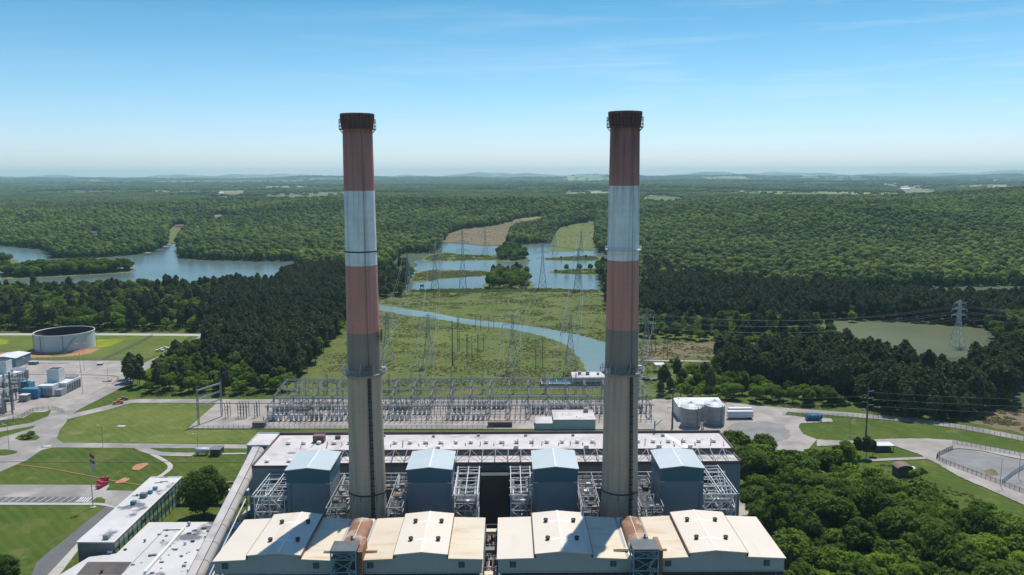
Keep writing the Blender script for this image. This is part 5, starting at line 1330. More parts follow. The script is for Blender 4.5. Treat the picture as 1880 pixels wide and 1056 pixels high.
# ------------------------------------------------------------------ lattice pylons and wires
PYL = {}
def pylon(key, px, pb, pt_, lab, base_w=8.5, m='galvanised', arms=3, redtop=False, arm_w=8.0, ground=0.0):
    b = G(px, pb, ground) if ground == 0 else GT(px, pb); t = GY(px, pt_, b.y).z; z0 = b.z; hh = t-z0
    r = thing('pylon', lab, 'pylon', (b.x, b.y, z0), 'lattice pylons of the power line corridor')
    def hw(z): u = (z-z0)/hh; return base_w/2*(1-u/.62)+1.1*(u/.62) if u < .62 else 1.1*(1-(u-.62)/.38*.45)
    lv = [0,.16,.30,.42,.53,.62,.70,.78,.86,.93,1.0]; f = MB(); th_ = .24 if b.y < 800 else .34
    for a, c in zip(lv, lv[1:]):
        za, zc = z0+a*hh, z0+c*hh; wa, wc = hw(za), hw(zc)
        A = [(-wa,-wa),(wa,-wa),(wa,wa),(-wa,wa)]; Cc = [(-wc,-wc),(wc,-wc),(wc,wc),(-wc,wc)]
        for i in range(4):
            j = (i+1) % 4; P0 = (b.x+A[i][0],b.y+A[i][1],za); P1 = (b.x+Cc[i][0],b.y+Cc[i][1],zc); Q0 = (b.x+A[j][0],b.y+A[j][1],za); Q1 = (b.x+Cc[j][0],b.y+Cc[j][1],zc)
            f.bar(P0, P1, th_*.8); f.bar(P0, Q1, th_*.5); f.bar(Q0, P1, th_*.6); f.bar(P1, Q1, th_*.6)
    f.build('tower', m, r); tips = []
    for k in range(arms):
        z = z0+hh*(.68+.13*k); w_ = arm_w*(1-.16*k) if k else arm_w*.85; hb_ = hw(z); am = MB()
        for s in (-1, 1):
            T = (b.x+s*w_, b.y, z+.2)
            for yy_ in (-hb_, hb_): am.bar((b.x+s*hb_,b.y+yy_,z+1.6),T,th_*.6); am.bar((b.x+s*hb_,b.y+yy_,z),T,th_*.6)
            for u in (.33,.66): xx_ = b.x+s*(hb_+(w_-hb_)*u); am.bar((xx_,b.y-hb_*(1-u),z+.1),(xx_,b.y+hb_*(1-u),z+1.6*(1-u)),th_*.45)
            am.tube((T[0],T[1],T[2]),(T[0],T[1],T[2]-2.2),.18,.18,6); tips.append(Vector((T[0],T[1],T[2]-2.2)))
        am.build('crossarm', 'red_paint' if redtop and k == arms-1 else m, r)
    if redtop: c = MB(); c.lattice((b.x,b.y,t),(b.x,b.y,t+9),1.4,2.5,.3); c.build('mast_top','red_paint',r)
    PYL[key] = tips; return r
pylon('h', 787,672,577,'tall near pylon on the meadow, left of the dark single pole')
pylon('j', 941,680,577,'near pylon on the meadow, in the middle between the chimneys')
pylon('k', 1047,683,577,'near pylon standing beside the bend of the canal')
pylon('m', 712,662,574,'near pylon just right of the left chimney')
pylon('n', 1186,655,566,'near pylon just right of the right chimney')
pylon('o', 1757,636,552,'bright pylon at the right end of the olive green pond', m='tank_white', arm_w=7)
pylon('a', 799,531,445,'pylon at the lake edge, left one of the front row', base_w=9)
pylon('b', 850,538,422,'tallest slim pylon in front of the lake, left of the wooded island', base_w=9)
pylon('c', 996,531,448,'pylon at the lake edge just right of the wooded island', base_w=10)
pylon('d', 1061,534,456,'pylon at the lake edge near the right chimney', base_w=10)
pylon('e', 749,542,465,'pylon at the edge of the wood behind the left chimney', base_w=9)
pylon('f', 891,466,418,'far pylon at the lake beneath the brown clearing', base_w=10)
pylon('g', 1019,466,416,'far pylon beneath the green clearing left of the right chimney', base_w=10)
pylon('p', 808,470,432,'far pylon with a red top left of the brown clearing', redtop=True, base_w=10)
pylon('q', 1067,470,424,'far red tinged pylon beneath the right end of the green clearing', base_w=10)
SP = 0
def wire(a, b, sag, lab, r=.09):
    a = Vector(a); b = Vector(b); m = MB(); n = 14; pr = None
    for i in range(n+1):
        t = i/n; p = a.lerp(b, t); p.z -= 4*sag*t*(1-t)
        if pr is not None: m.tube(pr, p, r, r, 4, False)
        pr = p
    tag(m.build('power_line', 'wire'), lab, 'power line', 'overhead power lines')
def span(k1, k2, lab, sag=9, r=.10, sel=(0,1,2,3,4,5)):
    for i in sel: wire(PYL[k1][i], PYL[k2][i], sag, lab, r)
span('h','a','wires from the near left meadow pylon to the lake edge pylon', r=.045)
span('j','c','wires from the middle meadow pylon over the canal to the lake', r=.045)
span('k','d','wires from the canal bend pylon to the lake edge', r=.045)
span('m','e','wires rising from behind the left chimney to the wood edge pylon', r=.045)
span('b','f','far wires from the tallest slim pylon over the lake', r=.06)
span('c','g','far wires from the island side pylon over the channel', r=.06)
span('a','p','far wires from the lake edge pylon to the red topped pylon', r=.06)
span('d','q','far wires over the water next to the right chimney', r=.06)
for k, x0 in (('m',-96),('h',-62),('j',-8),('k',22),('n',66)):
    for i, tp_ in enumerate(PYL[k]): wire((x0+i*3.2, 486, 9.5+1.5*(i%2)), tp_, 2.5, {'m':'wires from the substation to the pylon right of the left chimney','h':'wires from the substation up to the left meadow pylon','j':'wires from the substation up to the middle meadow pylon','k':'wires from the substation up to the canal bend pylon','n':'wires from the substation up to the pylon behind the right chimney'}[k], .06)
for i in range(6): wire(PYL['n'][i], PYL['o'][i], 8, 'long wires sweeping over the right pines to the bright pylon', .05)
for i, t_ in enumerate(PYL['o']): wire(t_, t_+Vector((240, 60, -4)), 8, 'wires leaving the bright pylon toward the right edge', .05)
for dz in (1.6, 5.1, 8.6):
    wire(pp1-Vector((-2.8,0,dz+.8)), pp2-Vector((2.6,0,dz+2.6)), 2.2, 'low wires between the two tall dark single power poles', .035)
    wire(pp2-Vector((-2.8,0,dz+.8)), pp2+Vector((200,-20,-dz)), 2.5, 'low wires leaving the east lawn pole to the right', .035)
    wire(pp1-Vector((2.6,0,dz+2.6)), (80,470,12), 1.5, 'low wires from the warehouse pole to the substation', .04)

# ------------------------------------------------------------------ substation
def bay(x, lab=None):
    r = thing('substation_gantry', 'grey lattice gantry standing across the substation rows', 'gantry', (x, 440, 0), 'repeated lattice gantries of the substation')
    for y, h in ((438,8.5),(450,10.5),(463,12.5),(478,12.5)): MB().lattice((x,y,0),(x,y,h), .7, 1.6, .12).build('column', 'steel', r)
    m = MB(); m.lattice((x,438,8.3),(x,450,8.3), .45, 1.5, .10); m.lattice((x,450,10.2),(x,463,10.9), .5, 1.5, .10); m.lattice((x,463,12.0),(x,478,12.0), .6, 1.5, .11); m.build('beam', 'steel', r); m = MB(); m.tube((x,478,12.5),(x,478,16.5),.08,.04,5); m.bar((x-1.6,463,12.9),(x+1.6,478,13.1),.12); m.build('lightning_rod', 'steel', r)
    return r
BAYX = [-132.5+11.1*i for i in range(20)]
b0 = bay(BAYX[0])
for x in BAYX[1:]: copy_tree(b0, (x, 440, 0))
def bus(y, z, w_, t, lab, m='galvanised', x0=-134, x1=81):
    r = thing('bus_girder', lab, 'girder', ((x0+x1)/2, y, z), 'long girders and busbars of the substation')
    g = MB(); g.lattice((x0,y,z),(x1,y,z), w_, 2.7, t); g.build('girder', m, r)
    i = MB()
    for x in np.arange(x0+1.5, x1, 2.75): i.tube((x,y,z-.4),(x,y,z-1.9), .15, .15, 6)
    i.build('insulator_string', 'insulator', r)
bus(478, 12.8, .8, .15, 'rearmost high lattice girder of the substation')
bus(463, 11.2, .7, .14, 'second high lattice girder of the substation from the back')
bus(450, 9.2, .6, .13, 'third lattice girder of the substation from the back')
bus(438, 7.6, .5, .12, 'nearest low lattice girder of the substation')
g = thing('bus_girder', 'detached tall gantry row with masts on the meadow side of the substation', 'girder', (-26, 492, 0), 'long girders and busbars of the substation')
m = MB(); m.lattice((-131,492,7.5),(80,492,7.5), .9, 2.5, .12); m.build('girder', 'galvanised', g)
for x in np.arange(-131, 81, 19.2): q = MB(); q.lattice((x,492,0),(x,492,12.5),.9,1.8,.16); q.tube((x,492,12.5),(x,492,17),.09,.04,5); q.build('mast', 'steel', g)
i = MB()
for x in np.arange(-129, 80, 2.9): i.tube((x,492,7.0),(x,492,4.6), .13, .13, 6)
i.build('insulator_string', 'insulator', g)
# tubular busbars
for y, z in ((434,5.6),(444,6.4),(446,6.4),(456,7.6),(459,7.6),(470,8.6),(472,8.6)):
    m = MB(); m.tube((-133,y,z),(80,y,z),.13,.13,6); m.build('tmp', 'pale_steel'); o = bpy.data.objects['tmp']; o.name = 'busbar'
    tag(o, 'straight pale busbar tube running the length of the substation', 'busbar', 'straight busbar tubes')
def breaker(loc, kind):
    x, y = loc; r = thing('circuit_breaker', 'pale round tank breaker with paired bushings in the substation rows', 'circuit breaker', (x, y, 0), 'pale breakers of the substation')
    m = MB(); m.lathe([(.85,.9),(.95,1.0),(.95,3.9),(.65,4.2),(.1,4.25)], x, y, 12)
    m.build('tank', 'slate_siding' if kind else 'white_paint', r)
    [MB().tube((x+q*.35,y,4.1),(x+q*.75,y+q*.5,6.0),.16,.1,7).build('bushing', 'insulator', r) for q in (-1,1)]
    m = MB(); m.box(x-.6,x+.6,y-.6,y+.6,0,.9); m.build('stand', 'steel', r); return r
pro = [breaker((-131,436),0), breaker((-129,436),1)]
def grp_copy(root, x, y, rz=0): return copy_tree(root, (x, y, 0), rz)
rg = random.Random(21)
for i, x in enumerate(BAYX[:-1]):
    for y, p_ in ((436,.85),(447.5,.75),(457.5,.45)):
        if rg.random() < p_:
            k = 1 if rg.random() < .5 else 0
            for q in range(3):
                X_ = x+2.4+q*2.6
                if abs(X_-5) < 16 and y < 440 or (y < 440 and x > 10): continue
                grp_copy(pro[k], X_, y)
def switch(x, y, h):
    r = thing('disconnect_switch', 'dark insulator stack on a thin grey stand inside the substation', 'switch', (x, y, 0), 'insulator stacks of the substation')
    m = MB(); m.bar((x,y,0),(x,y,h*.55), .28); m.build('stand', 'steel', r)
    m = MB()
    pf_ = [(.12, h*.55)]
    for k in range(4): z = h*.55+k*h*.11; pf_ += [(.28, z+h*.05), (.12, z+h*.1)]
    m.lathe(pf_, x, y, 8)
    m.build('insulator', 'insulator', r); m = MB(); m.bar((x-.8,y,h),(x+.8,y,h), .14); m.build('contact_arm', 'pale_steel', r); return r
s0 = switch(-133, 431, 4.2); s1 = switch(-130.5, 441, 6.2)
for i in range(74):
    x = -130+i*2.85
    if x > 10 and x < 40: continue
    copy_tree(s0, (x+rg.uniform(-.2,.2), 431, 0), 0)
for i in range(75): copy_tree(s1, (-127.5+i*2.8+rg.uniform(-.2,.2), 441.5, 0), 0)
for i in range(70): copy_tree(s1, (-130+i*3.0+rg.uniform(-.2,.2), 453.5, 0), 0)
for i in range(62): copy_tree(s1, (-131+i*3.4+rg.uniform(-.2,.2), 467, 0), 0)
# big dead-end frame on the left of the pad and the three free-standing switches
e = G(383, 776); r = thing('dead_end_frame', 'tall slanting ladder like dead end frame at the left corner of the substation pad', 'gantry', (e.x, e.y, 0))
m = MB(); tz = GY(372,712,e.y-2).z
for dx, dy in ((-3.5,-5),(3.5,11)):
    m.lattice((e.x+dx,e.y+dy,0),(e.x+dx,e.y+dy,tz+.5), .8, 2, .13); m.tube((e.x+dx,e.y+dy,tz+.5),(e.x+dx,e.y+dy,tz+6),.12,.05,6)
m.build('column', 'steel', r)
for k, z in enumerate((tz-.8, tz-5.4, tz-10)): m = MB(); m.lattice((e.x-3.5,e.y-5,z),(e.x+3.5,e.y+11,z), .6, 2, .11); m.build('beam', 'pale_steel', r)
m = MB()
for px in (415, 443, 470): 
    p = G(px, 770)
def small_switch(px, py, lab, n):
    p = G(px, py); r = thing('switch_stand', lab, 'switch', (p.x, p.y, 0), 'free standing switch stands left of the substation')
    m = MB()
    for k in range(n):
        for dy in (0, 4): m.bar((p.x+k*1.6-n*.8,p.y+dy,0),(p.x+k*1.6-n*.8,p.y+dy,7.4), .26)
        m.bar((p.x+k*1.6-n*.8,p.y,6.2),(p.x+k*1.6-n*.8,p.y+4,6.2), .22)
    m.bar((p.x-n*.8,p.y,5.2),(p.x+n*.8-1.6,p.y,5.2), .22); m.bar((p.x-n*.8,p.y,3.2),(p.x+n*.8-1.6,p.y,3.2), .18); m.build('frame', 'dark_steel', r)
    for k in range(n):
        for dy in (0, 4): MB().tube((p.x+k*1.6-n*.8,p.y+dy,7.41),(p.x+k*1.6-n*.8-.2,p.y+dy,9.0),.2,.12,6).build('insulator', 'insulator', r)
small_switch(419, 769, 'two legged dark switch stand nearest the slanting dead end frame', 2)
small_switch(448, 769, 'wide four legged dark switch stand on the left of the pad', 4)
small_switch(473, 768, 'two legged dark switch stand beside the first substation rows', 2)
for n_, (px, py, w_, lab) in enumerate(((475,786,3.4,'dark flat equipment hut at the left front of the substation'),(918,785,6.5,'wide dark equipment hut in front of the middle of the substation'))):
    p = G(px, py); r = thing('equipment_hut', lab, 'hut', (p.x, p.y, 0)); MB().box(p.x-w_, p.x+w_, p.y, p.y+3, 0, 2.7).build('wall', 'dark_steel', r)
    MB().box(p.x-w_-.2, p.x+w_+.2, p.y-.2, p.y+3.2, 2.71, 2.9).build('roof', 'brown_metal', r)
# masts and frames on the meadow
def frame_pair(px, py, top, lab, w_=2.2):
    p = G(px, py); t = GY(px, top, p.y).z; r = thing('pole_frame', lab, 'power pole', (p.x, p.y, 0), 'slim dark pole frames on the meadow')
    m = MB(); m.tube((p.x-w_,p.y,0),(p.x-w_,p.y,t),.22,.16,7); m.tube((p.x+w_,p.y,0),(p.x+w_,p.y,t),.22,.16,7); m.build('pole_pair', 'dark_steel', r)
    m = MB(); m.bar((p.x-w_-1.5,p.y,t-1.5),(p.x+w_+1.5,p.y,t-1.5),.3); m.bar((p.x-w_,p.y,t-6),(p.x+w_,p.y,t-2),.15); m.bar((p.x+w_,p.y,t-6),(p.x-w_,p.y,t-2),.15); m.build('crossarm', 'dark_steel', r)
frame_pair(842,645,579,'slim pole frame right behind the thick dark pole',.6)
frame_pair(858,655,612,'slim pole frame in the middle of the meadow left of the small bushes',.5)
frame_pair(878,608,578,'slim pole frame on the near canal bank, left one')
frame_pair(902,608,579,'slim pole frame on the near canal bank, right one')
frame_pair(872,657,615,'short slim pole frame in the middle of the meadow')
frame_pair(883,644,612,'short slim pole frame nearer the canal bank')
frame_pair(1200,648,600,'slim pole frame on the brown ground right of the right chimney',1.4)
frame_pair(990,680,620,'branching dark pole frame on the meadow left of the canal bend pylon',2.4)
frame_pair(1222,657,622,'short pole frame on the brown ground left of the pines',1.4)

# ------------------------------------------------------------------ big open tank and the left yard
tk = G(116, 649); tc_ = (tk.x-9.6, tk.y+21.4)
r = thing('open_tank', 'big round white open topped tank with dark rusty inside', 'tank', (tc_[0], tc_[1], 0))
MB().lathe([(21.4,0),(21.4,13.2)], *tc_, 96).build('wall', 'tank_white', r, True)
MB().lathe([(21.2,13.2),(21.2,.4),(.1,.3)], *tc_, 96).build('lining', 'tank_inside', r, True)
MB().lathe([(21.15,13.1),(21.7,13.1),(21.7,13.6),(21.15,13.6),(21.15,13.1)], *tc_, 96).build('rim', 'white_paint', r, True)
m = MB()
for a in (-1.95, -1.15, -2.6): x, y = tc_[0]+21.6*math.cos(a), tc_[1]+21.6*math.sin(a); m.bar((x,y,0),(x,y,13.4),.3)
for k in range(10): a = -1.2+k*.05; m.box(tc_[0]+22*math.cos(a)-.6, tc_[0]+22*math.cos(a)+.6, tc_[1]+22*math.sin(a)-.6, tc_[1]+22*math.sin(a)+.4, k*1.2, k*1.2+.2)
m.build('ladder', 'duct', r)
m = MB(); m.lathe([(24.5,.05),(23.6,.9),(22.8,1.0),(21.6,.15)], *tc_, 60, R(200), R(345)); m.build('red_berm', 'red_dirt', r)
for px, py, l in ((98,646,'white site equipment lying in front of the open tank'),(118,648,'small pale skid beside the pale rim of the tank foot')):
    p = G(px, py); r = thing('site_skid', l, 'equipment', (p.x, p.y, 0)); MB().box(p.x-2.2, p.x+2.2, p.y-2, p.y, .2, 1.0).build('deck', 'white_paint', r); MB().bar((p.x-2,p.y-1.8,1),(p.x+2.4,p.y-.2,3.0), .5).build('chute', 'galvanised', r)

def gable_shed(px, py, w_, d, h, rise, lab, wall, roof, doors=2, name='shed', rz=0):
    p = G(px, py); r = thing(name, lab, 'building', (p.x, p.y, 0)); x0, x1 = p.x, p.x+w_
    MB().prism([(x0,0),(x1,0),(x1,h),((x0+x1)/2,h+rise),(x0,h)][::-1], p.y, p.y+d).build('wall', wall, r)
    m = MB(); xm = (x0+x1)/2; e = .4
    for (a, u), (b, v) in (((x0-e,h-.02),(xm,h+rise)), ((xm,h+rise),(x1+e,h-.02))):
        m.poly([(a,p.y-e,u+.2),(b,p.y-e,v+.2),(b,p.y+d+e,v+.2),(a,p.y+d+e,u+.2)]); m.poly([(a,p.y-e,u+.02),(b,p.y-e,v+.02),(b,p.y-e,v+.2),(a,p.y-e,u+.2)])
    m.build('roof', roof, r)
    for k in range(doors):
        xa = x0+w_*(k+.2)/doors; MB().box(xa, xa+w_*.6/doors, p.y-.08, p.y+.02, .1, h*.8).build('door', 'blue_paint', r)
    return r
gable_shed(-14, 676, 17, 18, 7, 1.2, 'pale blue shed with white roof at the left edge behind the yard', 'slate_siding', 'white_paint')
def turbine_unit(px, py, lab, sc=1.0):
    p = G(px, py); x, y = p.x, p.y; r = thing('turbine_unit', lab, 'gas turbine', (x, y, 0), 'white gas turbine units of the left yard')
    MB().box(x, x+9*sc, y, y+8*sc, .4, 7*sc).build('inlet_house', 'white_paint', r)
    MB().box(x+4*sc, x+13*sc, y+8.01*sc, y+26*sc, .4, 6.6*sc).build('enclosure', 'white_paint', r)
    MB().box(x+9.6*sc, x+13.6*sc, y+1, y+8*sc, .3, 4*sc).build('side_module', 'grey_paint', r)
    st = MB(); st.box(x+1*sc, x+8.5*sc, y+9*sc, y+15.5*sc, 6.61*sc, 15*sc); so = st.build('exhaust_stack', 'white_paint', r)
    m = MB(); m.box(x+1.5*sc, x+8*sc, y+9.5*sc, y+15*sc, 15.01*sc, 15.12*sc); m.build('stack_mouth', 'black_metal', so)
    m = MB()
    for k in range(6): m.box(x+13.1*sc, x+13.8*sc, y+(9+k*2.8)*sc, y+(10+k*2.8)*sc, .4, 5.5*sc)
    for k in range(5): m.box(x+(.8+k*1.7)*sc, x+(1.7+k*1.7)*sc, y-.6, y-.02, .6, 5.2*sc)
    m.build('cooling_fin', 'galvanised', r)
    m = MB()
    for k in range(8): m.box(x+(4.2+k*1.05)*sc, x+(4.9+k*1.05)*sc, y+19*sc, y+25*sc, 6.61*sc, 7.6*sc)
    m.build('roof_fan', 'grey_paint', r)
turbine_unit(70.5, 729, 'whole white gas turbine unit with open topped stack beside the blue enclosure')
turbine_unit(-26, 712, 'white gas turbine unit cut by the left frame edge')
def blue_unit(px, py, w_, d, h, lab):
    p = G(px, py); r = thing('generator', lab, 'generator', (p.x, p.y, 0)); x, y = p.x, p.y
    MB().box(x, x+w_, y, y+d, .3, h).build('housing', 'blue_paint', r)
    MB().box(x+.5, x+w_-.5, y+.5, y+d*.5, h+.01, h+1.1).build('roof_box', 'blue_paint', r)
    m = MB()
    for k in range(6): m.box(x+.5+k*w_/6.5, x+.8+k*w_/6.5, y-.2, y-.01, .5, h-.3)
    m.build('rib', 'blue_steel', r)
blue_unit(37, 733, 11, 10, 5, 'big blue generator enclosure left of the white turbine unit')
blue_unit(27, 716, 9, 7, 4, 'smaller blue generator enclosure behind the big blue one')
def boxy(px, py, w_, d, h, lab, name='cabinet', cat='cabinet', m='grey_paint'):
    p = G(px, py); r = thing(name, lab, cat, (p.x, p.y, 0)); x, y = p.x, p.y
    b = MB(); b.box(x, x+w_, y, y+d, .15, h); b.build('housing', m, r)
    b = MB(); b.box(x-.15, x+w_+.15, y-.15, y+d+.15, h+.01, h+.18); b.build('lid', 'pale_steel', r)
    b = MB(); b.box(x+w_*.1, x+w_*.45, y-.05, y-.01, .4, h-.2); b.box(x+w_*.55, x+w_*.9, y-.05, y-.01, .4, h-.2); b.build('door', 'galvanised', r)
boxy(119.5, 716, 3.8, 2.5, 2.6, 'lone grey cabinet on the yard right of the turbine unit')
boxy(35, 738, 5, 4, 4, 'grey transformer housing in front of the blue generator', m='galvanised')
boxy(52, 670, 3, 2.5, 2.2, 'left one of two dark cabinets on the pale yard below the tank', m='dark_steel'); boxy(60, 670, 3, 2.5, 2.2, 'right one of two dark cabinets on the pale yard below the tank', m='dark_steel')
boxy(178, 671, 3.5, 2, 1.2, 'flat dark crate at the top of the yard near the road bend', m='black_metal')
def yard_rack(px, py, lab, seed):
    p = G(px, py); rg = random.Random(seed); r = thing('switchyard_rack', lab, 'gantry', (p.x, p.y, 0), 'lattice racks of the left yard'); 
    for dx in (0, 9):
        for dy in (0, 9): MB().lattice((p.x+dx,p.y+dy,0),(p.x+dx,p.y+dy,13), .8, 2, .14).build('column', 'steel', r)
    m = MB()
    for z in (7, 12.6):
        m.lattice((p.x,p.y,z),(p.x+9,p.y,z),.6,1.6,.14); m.lattice((p.x,p.y+9,z),(p.x+9,p.y+9,z),.6,1.6,.14)
    m.build('beam', 'pale_steel', r); m = MB()
    for k in range(14): x = p.x+rg.uniform(0,9); y = p.y+rg.uniform(0,9); MB().bar((x,y,0),(x,y,3.5),.3).tube((x,y,3.5),(x+.2,y,5.6),.22,.12,6).build('insulator', 'insulator', r)
    b = MB(); b.box(p.x+2, p.x+6.5, p.y+2, p.y+6, .3, 4); b.build('transformer', 'galvanised', r)
yard_rack(-22, 762, 'lattice rack at the left frame edge, nearest the yard fence', 1); yard_rack(-6, 740, 'lattice rack at the left frame edge behind the nearest rack', 2); yard_rack(9, 722, 'lattice rack in front of the turbine unit cut by the frame', 3)
for px, py, pt__, l in ((23,760,683,'tall lightning mast right of the left edge racks'),(9,748,700,'short lightning mast among the left edge racks')):
    p = G(px, py); t = GY(px, pt__, p.y).z; m = MB(); m.lattice((p.x,p.y,0),(p.x,p.y,t),.6,2,.14); tag(m.build('lightning_mast', 'dark_steel'), l, 'mast')
kb = [[(0,667),(127,667.5)],[(12,688),(140,688.5),(205,690),(218,693),(212,702),(205,706)]]
for k, pl in enumerate(kb):
    m = MB(); P = [G(*p) for p in pl]
    for a, b in zip(P, P[1:]): m.bar((a.x,a.y,.12),(b.x,b.y,.12), .7, .3)
    tag(m.build('kerb', 'brown_metal'), ('straight dark kerb across the top of the pale yard','long dark kerb bending round the right corner of the gravel yard')[k], 'kerb')
p = G(199, 700); m = MB(); m.bar((p.x-3,p.y-2,.25),(p.x+3,p.y-2,.25),.5); m.bar((p.x,p.y-2,.25),(p.x+1,p.y+3,.25),.4); tag(m.build('drain_cover', 'black_metal'), 'dark drain frame at the right corner of the gravel yard', 'drain')

# ------------------------------------------------------------------ right yard
def silo(px, py, lab):
    p = G(px, py); x, y, rr = p.x, p.y+5.4, 5.4; r = thing('silo', lab, 'silo', (x, y, 0), 'pair of ribbed silos')
    MB().lathe([(rr,0),(rr,10.6)], x, y, 48).build('wall', 'silo_metal', r, True)
    MB().lathe([(rr+.15,10.5),(rr*.5,12.2),(.5,13.0),(.5,13.5),(.05,13.6)], x, y, 48).build('roof', 'white_paint', r, True)
    m = MB()
    for z in (2.5,5.2,7.9): m.lathe([(rr+.02,z-.06),(rr+.1,z),(rr+.02,z+.06)], x, y, 48)
    m.build('hoop', 'duct', r)
    m = MB(); m.bar((x+rr*.5,y-rr*.95,0),(x+rr*.5,y-rr*.95,11.5),.35)
    for i in range(18): a, b = 2*math.pi*i/18, 2*math.pi*(i+1)/18; m.bar((x+rr*math.cos(a),y+rr*math.sin(a),11.6),(x+rr*math.cos(b),y+rr*math.sin(b),11.6),.08); m.bar((x+rr*math.cos(a),y+rr*math.sin(a),10.5),(x+rr*math.cos(a),y+rr*math.sin(a),11.6),.07)
    m.build('railing', 'galvanised', r)
silo(1272, 787, 'left ribbed silo in front of the white warehouse'); silo(1316, 783, 'right ribbed silo in front of the white warehouse')
p = G(1249, 774); p.x -= .5; r = thing('warehouse', 'white metal warehouse behind the two ribbed silos', 'building', (p.x, p.y, 0))
MB().box(p.x, p.x+25, p.y+2, p.y+17, 0, 7.6).build('wall', 'white_paint', r); m = MB(); m.poly([(p.x-.4,p.y+1.6,7.75),(p.x+25.4,p.y+1.6,7.75),(p.x+25.4,p.y+17.4,8.7),(p.x-.4,p.y+17.4,8.7)]); m.poly([(p.x-.4,p.y+1.6,7.6),(p.x+25.4,p.y+1.6,7.6),(p.x+25.4,p.y+1.6,7.75),(p.x-.4,p.y+1.6,7.75)]); m.poly([(p.x-.4,p.y+17.4,7.6),(p.x-.4,p.y+1.6,7.6),(p.x-.4,p.y+1.6,7.75),(p.x-.4,p.y+17.4,8.7)]); m.build('roof', 'white_paint', r)
m = MB()
for k in range(2): m.box(p.x+3+k*8, p.x+8+k*8, p.y+1.9, p.y+1.99, .1, 5)
m.build('door', 'grey_paint', r)
m = MB(); a = G(1291,745,13); m.bar((a.x-4,a.y,13.4),(a.x+4,a.y,13.4),.35); m.lattice((a.x,a.y,0),(a.x,a.y,13.4),.9,1.5,.16); tag(m.build('catwalk', 'galvanised'), 'narrow catwalk joining the tops of the two silos', 'catwalk')
def wheel(mbl, x, y, z, rr=.5, w_=.3):
    mbl.tube((x,y-w_/2,z),(x,y+w_/2,z), rr, rr, 12)
def trailer(px, py, ln, h, lab, m='white_paint'):
    p = G(px, py); r = thing('box_trailer', lab, 'trailer', (p.x, p.y, 0)); x, y = p.x, p.y
    MB().box(x, x+ln, y, y+2.6, 1.15, h).build('box', m, r); MB().box(x-.05, x+ln+.05, y-.05, y+2.65, h+.01, h+.12).build('roof', 'white_paint', r)
    c = MB(); c.box(x+.5, x+ln-.5, y+.4, y+2.2, .8, 1.14); c.bar((x+ln*.2,y+.6,0.02),(x+ln*.2,y+.6,1.0),.2); c.build('chassis', 'dark_steel', r)
    for k in (1.2, 2.5):
        for yy_ in (.25, 2.35): wm = MB(); wheel(wm, x+ln-k, y+yy_, .52); wm.build('wheel', 'rubber', r)
trailer(1336, 771, 14, 4.6, 'long white box trailer parked right of the silos'); trailer(1338, 764, 13, 4.3, 'second white trailer partly hidden behind the long one')
p = G(1482, 774); r = thing('tank_container', 'blue ribbed tank container on a concrete pad on the east lawn', 'container', (p.x, p.y, 0))
MB().tube((p.x,p.y+1.6,2.0),(p.x+8,p.y+1.6,2.0),1.5,1.5,20).build('tank', 'blue_paint', r, True)
m = MB()
for k in range(5): m.bar((p.x+k*2,p.y,.2),(p.x+k*2,p.y,3.6),.2); m.bar((p.x+k*2,p.y+3.2,.2),(p.x+k*2,p.y+3.2,3.6),.2); m.bar((p.x+k*2,p.y,3.6),(p.x+k*2,p.y+3.2,3.6),.2)
for y in (0,3.2): m.bar((p.x,p.y+y,3.6),(p.x+8,p.y+y,3.6),.25); m.bar((p.x,p.y+y,.25),(p.x+8,p.y+y,.25),.3)
m.build('frame', 'blue_paint', r)
def flat_bldg(px, py, w_, d, h, lab, wall='white_paint', roof='membrane', extras=()):
    p = G(px, py); r = thing('flat_building', lab, 'building', (p.x, p.y, 0)); x, y = p.x, p.y
    MB().box(x, x+w_, y, y+d, 0, h).build('wall', wall, r); MB().box(x-.25, x+w_+.25, y-.25, y+d+.25, h+.01, h+.3).build('roof', roof, r)
    for (a, b, s) in extras: MB().box(x+a, x+a+s, y+b, y+b+s, h+.31, h+.3+s*.9).build('roof_unit', 'galvanised', r)
    return r, x, y
flat_bldg(1017, 789, 22, 18, 5.2, 'white flat roofed building between the hall and the substation', extras=((17,13,2.4),(12,4,.5),(5,9,.4)))
flat_bldg(984, 789, 9.5, 12, 3.2, 'low white flat roofed annex left of the white substation building')
r, x, y = flat_bldg(1052, 712, 34, 16, 6, 'grey pump house with dark roof at the head of the canal', 'concrete', 'membrane', ((4,9,2),(9,8,2.2),(16,8,1.5)))
for k in range(5): MB().box(x+2+k*3.2, x+4+k*3.2, y-.06, y-.01, 2.8, 3.8).build('window', 'window_glass', r)
p = G(994, 712); r = thing('water_basin', 'row of four open basins with blue water beside the pump house', 'basin', (p.x, p.y, 0))
m = MB(); m.box(p.x, p.x+20, p.y, p.y+.6, 0, 2.6); m.box(p.x, p.x+20, p.y+12, p.y+12.6, 0, 2.6)
for k in range(5): m.box(p.x+k*4.9-.02, p.x+k*4.9+.5, p.y+.61, p.y+11.99, 0, 2.5)
m.build('wall', 'concrete', r)
for k in range(4): q = MB(); q.box(p.x+k*4.9+.51, p.x+(k+1)*4.9-.03, p.y+.62, p.y+11.98, .1, 1.7); q.build('water_surface', 'pool_blue' if k else 'dark_steel', r)
